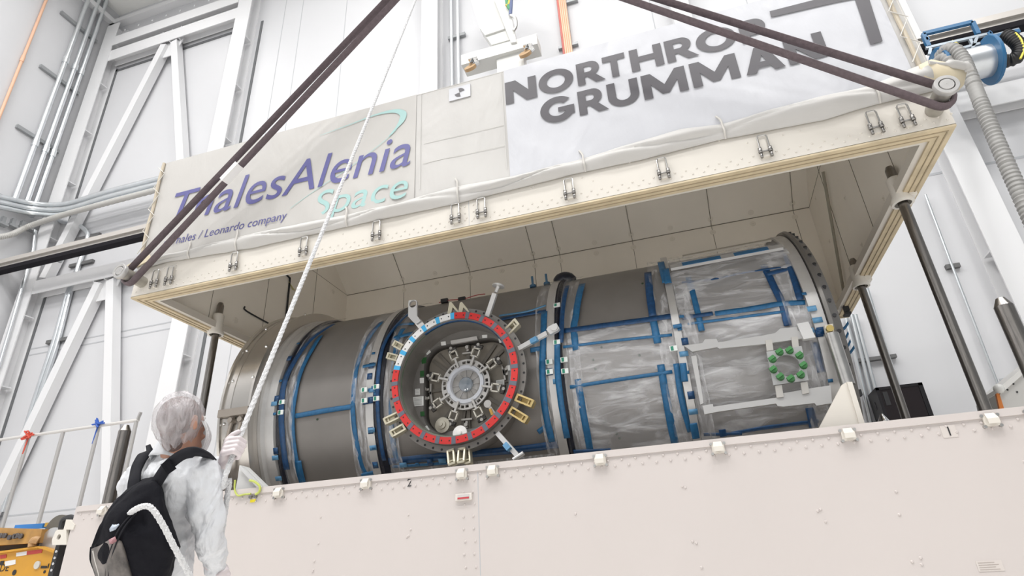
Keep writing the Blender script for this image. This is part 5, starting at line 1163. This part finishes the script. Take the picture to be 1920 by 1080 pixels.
# yellow tug in the lower left corner
YT = 6.6
tug = thing('yellow_tug', 'yellow industrial tug with red and white stripes at lower left', 'vehicle', W(40, 1080, y=YT))
z9 = lambda a, c_, y=YT: W(a/9, 960 + c_/9, y=y)
TY = mat('tug_yellow_paint', (0.55, 0.27, 0.02), 0.4, noise_amt=.1, noise_scale=4)
b = MB(); pt = [z9(-700, 830), z9(0, 690), z9(640, 585), z9(905, 680), z9(840, 1080)]; pt += [Vector((pt[4].x - .1, YT, .25)), Vector((pt[0].x, YT, .25))]; b.prism(pt, (0, 1.2, 0)); b.build('body', TY, tug)
b = MB(); b.prism([z9(-700, 800, YT - .04), z9(0, 660, YT - .04), z9(640, 575, YT - .04), z9(910, 650, YT - .04), z9(905, 690, YT - .04), z9(640, 605, YT - .04), z9(0, 695, YT - .04), z9(-700, 840, YT - .04)], (0, 1.25, 0)); b.build('hood_edge', TY, tug)
b = MB(); b.prism([z9(-700, 330), z9(0, 265), z9(712, 288), z9(660, 520), z9(0, 560), z9(-700, 640)], (0, .5, 0)); arm = b.build('lift_arm', mat('arm_worn_ochre', (0.45, 0.24, 0.06), 0.55, noise_amt=.5, noise_scale=6, dirt=(0.16, 0.09, 0.04)), tug)
for a, c_ in ((30, 400), (100, 400), (180, 430), (265, 410), (310, 400), (370, 408)):
    p = z9(a, c_, YT - .01); b = MB(); b.cyl(p, p + Vector((0, -.03, 0)), .035, n=8); b.build('bolt_head', mat('bolt_dark', (0.10, 0.09, 0.09), 0.4, 0.5), arm)
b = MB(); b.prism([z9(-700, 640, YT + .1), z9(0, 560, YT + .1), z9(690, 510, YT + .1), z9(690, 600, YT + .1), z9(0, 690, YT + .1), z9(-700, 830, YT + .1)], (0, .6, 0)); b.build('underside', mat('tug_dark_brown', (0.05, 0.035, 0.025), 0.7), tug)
b = MB(); b.tube(spline([z9(540, 590, YT - .03), z9(555, 500, YT - .03), z9(600, 470, YT - .05), z9(650, 480, YT - .03)], 5), .05, 10); b.build('pipe_stub', mat('pipe_ochre', (0.42, 0.24, 0.10), 0.5), tug)
b = MB(); p = z9(790, 520); b.cyl(p + Vector((0, .05, 0)), p + Vector((0, .6, 0)), .20, n=28); b.build('roller', mat('roller_silver', (0.6, 0.6, 0.6), 0.3, 0.8), tug)
b = MB(); p = z9(830, 350); b.cyl(p + Vector((0, .1, 0)), p + Vector((0, .6, 0)), .24, n=28); b.build('roller', mat('roller_dark', (0.14, 0.13, 0.11), 0.45, 0.4), tug)
for q, m_ in ((((275, 690), (455, 660), (445, 725), (270, 752)), WHT), (((455, 660), (715, 628), (700, 690), (448, 725)), mat('stripe_red', (0.45, 0.04, 0.03), 0.4)), (((0, 730), (110, 712), (100, 775), (0, 790)), mat('stripe_red', (0.45, 0.04, 0.03))), (((80, 835), (262, 802), (258, 880), (85, 918)), WHT)):
    b = MB(); b.prism([z9(a, c_, YT - .006) for a, c_ in q], (0, .005, 0)); b.build('reflective_stripe', m_, tug)
b = MB(); p = z9(640, 895, YT); b.cyl(p, p + Vector((0, -.02, 0)), .05, n=16); b.build('filler_cap', mat('cap_grey', (0.5, 0.48, 0.44), 0.4), tug)
b = MB(); b.bar(z9(690, 930, YT - .005), z9(790, 930, YT - .005), .03, .005, (0, 1, 0)); b.build('body_mark', INK, tug); b = MB(); b.bar(z9(826, 870, YT - .005), z9(805, 950, YT - .005), .015, .005, (0, 1, 0))
b.build('body_mark', INK, tug)
for a, c_ in ((245, 1020), (755, 1010)): p = z9(a, c_, YT); MB().cyl(p, p + Vector((0, -.006, 0)), .035 if a < 500 else .02, n=12).build('rubber_stop', INK, tug)
b = MB(); b.bar(z9(0, 862, YT - .005), z9(62, 855, YT - .005), .05, .005, (0, 1, 0))
b.build('body_mark', INK, tug); b = MB(); vs, fs = text_mesh('DE'); p = z9(-14, 1005, YT); xm = max(v[0] for v in vs); b.add([Vector((p.x + x/xm*.17, YT - .005, p.z - .0 + y*.13)) for x, y in vs], fs, False); b.build('body_lettering', INK, tug)
b = MB(); b.bar(z9(285, 262, YT + .9), z9(760, 232, YT + .9), .08, .07); single(b, 'blue_tube', mat('tube_blue', (0.03, 0.20, 0.55), 0.45), 'blue tube lying behind the yellow tug', 'tube')
b = MB(); b.bar(z9(790, 218, YT + .9), z9(1000, 205, YT + .9), .07, .06); single(b, 'ochre_bar', mat('bar_ochre', (0.55, 0.34, 0.05), 0.5), 'ochre bar lying behind the silver roller', 'bar')
# fittings on the left end of the base
xe = X0 - .04
b = MB(); q = [W(u, v, y=4.82) for u, v in ((105, 1022), (112, 1022), (97, 1084), (88, 1084))]; b.prism(q, (0, .1, 0)); b.build('edge_strip', BLACK, base, 'black edge strip with steel rivets')
for u, v in ((107, 1034), (104, 1046), (101, 1057), (98, 1069)): p = W(u, v, y=4.815); MB().cyl(p, p + Vector((0, -.012, 0)), .012, n=8).build('rivet', CHROME, base)
b = MB(); h = W(110, 1007, y=4.79); b.prism([W(u, v, y=4.79) for u, v in ((104, 996), (108, 993), (124, 993), (124, 1021), (98, 1022), (97, 1013))], (0, .03, 0), [[h + Vector((.025*math.cos(t), 0, .027*math.sin(t))) for t in np.linspace(0, 2*PI, 15)[:-1]]]); b.prism([W(u, v, y=4.79) for u, v in ((124, 974), (131, 974), (140, 984), (137, 993), (119, 993))], (0, .03, 0)); b.build('lashing_bracket', CREAM, base)
b = MB(); p = W(110, 1007, y=4.825); b.box((p.x - .05, 4.822, p.z - .05), (p.x + .05, 4.83, p.z + .05)); b.build('bracket_back', BLACK, base)
b = MB(); b.tube(spline([W(u, v, y=4.86) for u, v in ((115, 992), (117, 979), (122, 973), (132, 970), (139, 973), (142, 982))], 5), .028, 8); b.build('rubber_loop', BLACK, base)
# ------------------------------------------------------------------ the technician with the tag line
def caps(b, p0, p1, r0, r1, n=14):
    """closed tapered capsule"""
    p0, p1 = Vector(p0), Vector(p1); d = p1 - p0; L = max(d.length, 1e-6); prof = []
    for i in range(6): a = -PI/2 + (PI/2)*i/5; prof.append((r0*math.sin(a), max(0.0, r0*math.cos(a))))
    for i in range(6): a = (PI/2)*i/5; prof.append((L + r1*math.sin(a), max(0.0, r1*math.cos(a))))
    b.lathe(prof, p0, d if d.length > 1e-6 else (0, 0, 1), n)
def chain(b, pts):
    for (p, r), (q, s) in zip(pts[:-1], pts[1:]): caps(b, p, q, r, s)
def fuse(o, voxel, it=2, disp=0.0, size=0.12, depth=3):
    md = o.modifiers.new('fuse', 'REMESH'); md.mode = 'VOXEL'; md.voxel_size = voxel; md.use_smooth_shade = True
    if it: sm = o.modifiers.new('smooth', 'SMOOTH'); sm.factor = 0.5; sm.iterations = it
    if disp:
        t = bpy.data.textures.new(o.name + '_folds', 'CLOUDS'); t.noise_scale = size; t.noise_depth = depth
        dm = o.modifiers.new('folds', 'DISPLACE'); dm.texture = t; dm.strength = disp; dm.mid_level = 0.5; dm.texture_coords = 'LOCAL'
COV = fabric('coverall_white', (0.60, 0.61, 0.635), 0.5, 7.0, 0.05, 0.75)
SKIN = mat('skin_tan', (0.42, 0.22, 0.15), 0.5)
head = RD(343, 794, 2.62); nk = RD(326, 852, 2.62); ch = RD(318, 905, 2.62); wst = RD(300, 1020, 2.64); pel = RD(288, 1095, 2.66)
rs = RD(380, 893, 2.54); ls = RD(258, 903, 2.70)
F = Vector((0.38, 0.92, 0)).normalized(); RT = Vector((0.92, -0.38, 0)).normalized(); UP = Vector((0, 0, 1))     # the body faces F
per = thing('person', 'technician in white coverall and hair net pulling a white rope, seen from behind', 'person', (pel.x, pel.y, 0))
re_ = RD(392, 1000, 2.50); rw = RD(404, 1062, 2.62); rh = RD(414, 1080, 2.64)
le = RD(330, 965, 2.92); lw = RD(416, 873, 2.70); hand = RD(437, 846, 2.64)
feet = []
for s_ in (-1, 1):
    hip = pel + RT*(.09*s_); knee = Vector((hip.x + F.x*.04, hip.y + F.y*.04, .50)); ank = Vector((hip.x, hip.y, .10)); feet.append((hip, knee, ank))
def body_chains(b, k):
    caps(b, rs - RT*.03, ls + RT*.03, .085*k, .085*k); caps(b, ch + RT*.09, ch - RT*.09, .125*k, .125*k); caps(b, ch + RT*.08, wst + RT*.07, .122*k, .115*k); caps(b, ch - RT*.08, wst - RT*.07, .122*k, .115*k)
    caps(b, wst + RT*.07, pel + RT*.08, .115*k, .12*k); caps(b, wst - RT*.07, pel - RT*.08, .115*k, .12*k); caps(b, ch, nk, .11*k, .062*k); caps(b, ls + RT*.05, nk - Vector((0, 0, .02)), .07*k, .055*k); caps(b, rs - RT*.05, nk - Vector((0, 0, .02)), .07*k, .055*k)
    chain(b, [(rs, .075*k), (rs.lerp(re_, .5), .068*k), (re_, .060*k), (rw, .044*k)])
    chain(b, [(ls, .075*k), (ls.lerp(le, .5), .068*k), (le, .058*k), (lw, .042*k)])
    for hip, knee, ank in feet: chain(b, [(hip, .105*k), (knee, .075*k), (ank, .055*k)])
# body: one continuous surface with head, neck, arms, legs
b = MB(); body_chains(b, .68)
HF = Vector((0.20, 0.95, 0.18)).normalized(); HR = HF.cross(UP).normalized(); HU = HR.cross(HF).normalized()     # where the head looks
def hp(f, r, u): return head + HF*f + HR*r + HU*u
caps(b, nk - Vector((0, 0, .03)), hp(-.02, 0, -.05), .056, .056); b.ball(hp(-.012, 0, .022), .084, 24, (1, .95, 1.05)); caps(b, hp(.025, 0, .0), hp(.030, 0, -.080), .062, .042); caps(b, hp(.05, 0, -.085), hp(.062, 0, -.10), .032, .026)
caps(b, hp(.076, 0, .01), hp(.094, 0, -.028), .011, .014); caps(b, hp(.088, -.018, -.062), hp(.088, .018, -.062), .010, .010)
for s_ in (-1, 1): caps(b, hp(-.005, .078*s_, .010), hp(.0, .080*s_, -.028), .018, .012); caps(b, hp(.070, .03*s_, .018), hp(.070, .036*s_, .018), .012, .010)
for hip, knee, ank in feet: caps(b, ank - Vector((0, 0, .04)), ank + F*.14 - Vector((0, 0, .06)), .045, .035)
bo = b.build('body', SKIN, per); fuse(bo, 0.009, 3)
b = MB()
for s_ in (-1, 1): b.ball(hp(.074, .033*s_, .018), .011, 10)
b.build('eyes', mat('eye_white', (0.7, 0.7, 0.68), 0.2), per)
b = MB(); b.ball(hp(-.018, 0, .026), .090, 28, (1, .96, 1.04)); caps(b, hp(-.040, 0, -.02), hp(-.042, 0, -.075), .058, .046)
hr = b.build('hair', mat('hair_greyish_brown', (0.10, 0.07, 0.06), 0.8, noise_amt=.5, noise_scale=60, stretch=(1, 1, .3), dirt=(0.24, 0.13, 0.11)), per); fuse(hr, 0.008, 2)
# coverall
b = MB(); body_chains(b, 1.0); caps(b, nk + Vector((0, 0, -.02)), nk + Vector((0, 0, .050)) + HF*.012, .074, .072)
cv = b.build('coverall', COV, per); fuse(cv, 0.008, 1, 0.060, 0.10, 3)
b = MB()
for hip, knee, ank in feet: caps(b, Vector((ank.x, ank.y, .07)), Vector((ank.x, ank.y, .06)) + F*.16, .06, .05)
sh = b.build('shoe_covers', COV, per); fuse(sh, 0.012, 2)
b = MB(); vs = []; ax_ = (UP*.9 + HF*.25).normalized(); a_ = HF - ax_*HF.dot(ax_); a_.normalize(); c_ = ax_.cross(a_)
for i in range(7):
    for j in range(36):
        t = i/6; th = 2*PI*j/36; r = .084 - .008*t + .004*math.sin(th*7 + t*4) + .006*noise.noise(Vector((th*2, t*3, 1)))
        vs.append(nk + ax_*(-.035 + .092*t - .02*max(0, math.cos(th))) + (a_*math.cos(th) + c_*math.sin(th))*r)
b.add(vs, [(i*36 + j, i*36 + (j+1) % 36, (i+1)*36 + (j+1) % 36, (i+1)*36 + j) for i in range(6) for j in range(36)], True)
b.build('collar', COV, per, fix=False, solid=.004)
# hair net: thin gathered fabric around the hair, with a loose edge at the nape
NET = plastic('hair_net_film', 0.32, 0.62, 30, (1, 1, .3), (0.5, 0.3, 0), (0.66, 0.63, 0.65))
b = MB(); vs = []; nu, nv = 40, 22
for i in range(nv + 1):
    for j in range(nu):
        ph = -PI*.36 + (PI*.86)*i/nv; th = 2*PI*j/nu; r = .0985 + .006*noise.noise(Vector((math.cos(th)*3, math.sin(th)*3, ph*4))) + .0025*math.sin(th*22 + ph*5)
        if i < 3: r += .016*(3 - i)/3*(1 + .4*math.sin(th*9))
        back = max(0, -math.cos(th)); low = -.030*back*(1 - i/nv)
        vs.append(hp(-.020 + math.cos(ph)*math.cos(th)*r*1.06, math.cos(ph)*math.sin(th)*r, .030 + math.sin(ph)*r*1.10 + low))
b.add(vs, [(i*nu + j, i*nu + (j+1) % nu, (i+1)*nu + (j+1) % nu, (i+1)*nu + j) for i in range(nv) for j in range(nu)], True)
b.build('hair_net', NET, per, fix=False)
b = MB(); vs = []
for i in range(9):
    for j in range(31):
        t = i/8; th = -1.25 + 2.5*j/30; r = .088 + .022*math.sin(PI*t) + .003*math.sin(th*11)
        vs.append(hp(-.005 + math.cos(th)*r*1.05, math.sin(th)*r*1.02, .0 - .135*t))
b.add(vs, [(i*31 + j, i*31 + j+1, (i+1)*31 + j+1, (i+1)*31 + j) for i in range(8) for j in range(30)], True)
b.build('face_cover', plastic('face_cover_film', 0.78, 0.95, 30, (1, 1, .5), (0, 0, 0), (0.62, 0.61, 0.62)), per, fix=False)
# rope -------------------------------------------------------------
ROPE = mat('rope_white', (0.66, 0.66, 0.67), 0.7, bump=0.8, bump_scale=90)
def rope(pts, r, label, n=10):
    P = spline(pts, n); Q = [P[0]]
    for i in range(1, len(P)):
        m = max(1, int((P[i] - P[i-1]).length/.02))
        for k in range(m): Q.append(P[i-1].lerp(P[i], (k+1)/m))
    b = MB()
    b.tube(Q, r*.80, 8)
    for ph in range(3):                                   # three twisted strands
        out = []; a = None
        for i, p in enumerate(Q):
            d = (Q[min(i+1, len(Q)-1)] - Q[max(i-1, 0)]).normalized()
            a = d.orthogonal().normalized() if a is None else (a - d*a.dot(d)).normalized(); c_ = d.cross(a); t = i*.02/.09*2*PI + ph*2*PI/3
            out.append(p + (a*math.cos(t) + c_*math.sin(t))*r*.42)
        b.tube(out, r*.60, 6)
    return single(b, 'rope', ROPE, label, 'rope')
up_ = RD(803, -60, 6.6)
hd = RD(441, 842, 2.64)
rope([hd + (up_ - hd)*1.6, up_, up_.lerp(hd, .35), up_.lerp(hd, .7), hd, RD(430, 905, 2.62), RD(418, 985, 2.60), RD(408, 1040, 2.62), rh, RD(425, 1120, 2.62)], .0135, 'white tag line running from the technician\'s hands up past the lid')
rope([RD(236, 968, 2.37), RD(256, 954, 2.30), RD(274, 949, 2.28), RD(288, 957, 2.275), RD(307, 987, 2.275), RD(329, 1030, 2.28), RD(356, 1080, 2.32), RD(372, 1120, 2.36)], .0125, 'white rope end lying across the black backpack')
# gloves: palm, four bent fingers and a thumb closed on the rope
GLV = mat('glove_white_latex', (0.58, 0.52, 0.53), 0.4)
def fist(c, axis, e1, e2, wrist, voxel=.0035):
    a = axis.normalized(); e1 = (e1 - a*e1.dot(a)).normalized(); e2 = (e2 - a*e2.dot(a) - e1*e2.dot(e1)).normalized()
    def q(x, y, z): return c + e1*x + e2*y + a*z
    b = MB()
    for k, (dz, ln) in enumerate(((.033, .95), (.011, 1.05), (-.011, 1.0), (-.032, .85))):
        m0 = q(-.034, .020, dz*1.05); m1 = q(.018*ln, .036, dz); m2 = q(.036*ln, .004, dz*.97); m3 = q(.014, -.024, dz*.95); m4 = q(-.006, -.022, dz*.95)
        chain(b, [(m0, .0125), (m1, .0115), (m2, .0105), (m3, .0095), (m4, .0085)])
    for dz in (.028, .009, -.010, -.028): caps(b, q(-.034, .018, dz), wrist.lerp(q(-.04, .006, dz*.6), .45), .015, .019)
    chain(b, [(wrist.lerp(q(-.045, .01, .01), .5), .019), (q(-.040, .012, .038), .016), (q(-.022, .024, .058), .0125), (q(-.002, .024, .074), .0105)])
    caps(b, wrist, wrist.lerp(c, .5), .031, .032); caps(b, wrist + (wrist - c)*.45, wrist, .041, .033)
    o = b.build('glove', GLV, per); fuse(o, voxel, 2)
    return o
fist(hd, RD(486, 720, 2.9) - hd, rt, -fw, lw)
fist(rh, RD(408, 1040, 2.62) - rh, rt, -fw, rw, .0045)
# backpack ----------------------------------------------------------
bp_ = thing('backpack', 'black backpack on the technician\'s back, with a grey mesh pocket', 'backpack', RD(255, 1060, 2.42))
PK = mat('pack_black_fabric', (0.006, 0.006, 0.009), 0.8, spec=0.15, bump=.2, bump_scale=40); PKG = mat('pack_strap_charcoal', (0.014, 0.014, 0.018), 0.8, spec=0.2)
outl = [(293, 894), (303, 914), (312, 950), (322, 985), (338, 1026), (330, 1046), (318, 1085), (305, 1150), (270, 1185), (215, 1165), (186, 1090), (173, 1052), (171, 1026), (184, 993), (200, 962), (216, 938), (243, 913), (268, 900)]
cx_, cy_ = 255, 1030
b = MB(); rings = []
for k, (s_, f) in enumerate(((.90, 2.52), (1.0, 2.47), (1.0, 2.40), (.93, 2.345), (.72, 2.305), (.35, 2.29))):
    rings.append([RD(cx_ + (u - cx_)*s_, cy_ + (v - cy_)*s_, f + (.06*max(0, (960 - v)/70))) for u, v in outl])
n = len(outl)
for r0, r1 in zip(rings[:-1], rings[1:]): b.add(r0 + r1, [(i, (i+1) % n, n + (i+1) % n, n + i) for i in range(n)], True)
b.add(rings[0], [tuple(range(n))[::-1]], True); b.add(rings[-1], [tuple(range(n))], True)
pk = b.build('main_bag', PK, bp_); fuse(pk, .011, 3, .022, .10, 2)
# flap over the upper left, folded over the bag
def panel(pts, f, m_, nm, th_=.012, parent=bp_):
    b = MB(); P = [RD(u, v, f(u, v)) for u, v in pts]; c_ = sum(P, Vector())/len(P) - Vector(fw)*.012
    b.add(P + [c_], [(i, (i+1) % len(P), len(P)) for i in range(len(P))], True); return b.build(nm, m_, parent, solid=th_)
fp = lambda u, v: 2.295 + .0016*max(0, 1000 - v) + .0011*max(0, 230 - u)
panel([(262, 908), (280, 905), (292, 925), (276, 950), (250, 958), (226, 990), (208, 1008), (186, 1024), (173, 1026), (186, 990), (206, 956), (228, 930)], fp, PK, 'flap')
panel([(174, 1028), (190, 1022), (212, 1008), (226, 1016), (236, 1044), (248, 1090), (256, 1130), (190, 1130), (186, 1092), (174, 1052)], lambda u, v: 2.285 + .0013*max(0, 225 - u), mat('pocket_grey_mesh', (0.20, 0.175, 0.16), 0.5, noise_amt=.9, noise_scale=14, dirt=(0.02, 0.018, 0.018)), 'mesh_pocket')
b = MB(); b.tube(spline([RD(u, v, 2.30 + .0012*max(0, 225 - u)) for u, v in ((172, 1026), (171, 1048), (178, 1068), (184, 1088), (190, 1120))], 4), .006, 6); b.build('piping', PK, bp_)
b = MB(); b.tube(spline([RD(u, v, 2.285 + .0012*max(0, 225 - u)) for u, v in ((176, 1032), (180, 1050), (187, 1075), (192, 1100))], 4), .006, 6); b.build('pale_binding', mat('binding_pale', (0.5, 0.48, 0.45), 0.6), bp_)
panel([(206, 992), (212, 983), (222, 979), (224, 984), (217, 993), (207, 997)], lambda u, v: fp(u, v) - .022, mat('badge_pale_blue', (0.55, 0.62, 0.72), 0.5, noise_amt=.5, noise_scale=40), 'badge', .004)
panel([(205, 1012), (216, 1006), (219, 1014), (212, 1019), (206, 1020)], lambda u, v: 2.275, mat('sticker_pink', (0.45, 0.22, 0.24), 0.5, noise_amt=.5, noise_scale=60), 'keyring_tag', .004)
b = MB()
for pts in (((258, 958), (240, 972), (222, 995), (208, 1030), (200, 1060), (198, 1090)), ((256, 962), (236, 985), (222, 1010), (210, 1045), (203, 1085)), ((262, 922), (270, 932), (275, 940))):
    b.tube(spline([RD(u, v, fp(u, v) - .022) for u, v in pts], 5), .0035, 6)
b.build('draw_cord', PKG, bp_)
for u, v in ((262, 923), (272, 936), (229, 962)): b = MB(); b.ball(RD(u, v, fp(u, v) - .02), .006, 8); b.build('eyelet', mat('brass', (0.55, 0.42, 0.15), 0.35, .8), bp_)
def strap(pts, w, nm):
    P = spline([RD(u, v, f) for u, v, f in pts], 6); b = MB(); k = len(P); vs = []
    for i in range(k):
        d = (P[min(i+1, k-1)] - P[max(i-1, 0)]).normalized(); s_ = d.cross(Vector(fw)).normalized()
        vs += [P[i] + s_*w/2, P[i] - s_*w/2]
    b.add(vs, [(2*i, 2*i+1, 2*i+3, 2*i+2) for i in range(k-1)], True); return b.build(nm, PKG, bp_, solid=.012, fix=False)
strap([(250, 925, 2.46), (252, 900, 2.49), (256, 880, 2.53), (264, 862, 2.57), (276, 847, 2.62), (284, 843, 2.68)], .050, 'shoulder_strap')
strap([(288, 915, 2.42), (300, 895, 2.43), (313, 876, 2.44), (328, 862, 2.44), (346, 851, 2.44), (366, 848, 2.46), (385, 853, 2.52), (396, 862, 2.58)], .044, 'shoulder_strap')
b = MB(); b.bar(RD(309, 880, 2.425), RD(323, 870, 2.425), .05, .01, -fw); b.build('strap_buckle', PK, bp_)
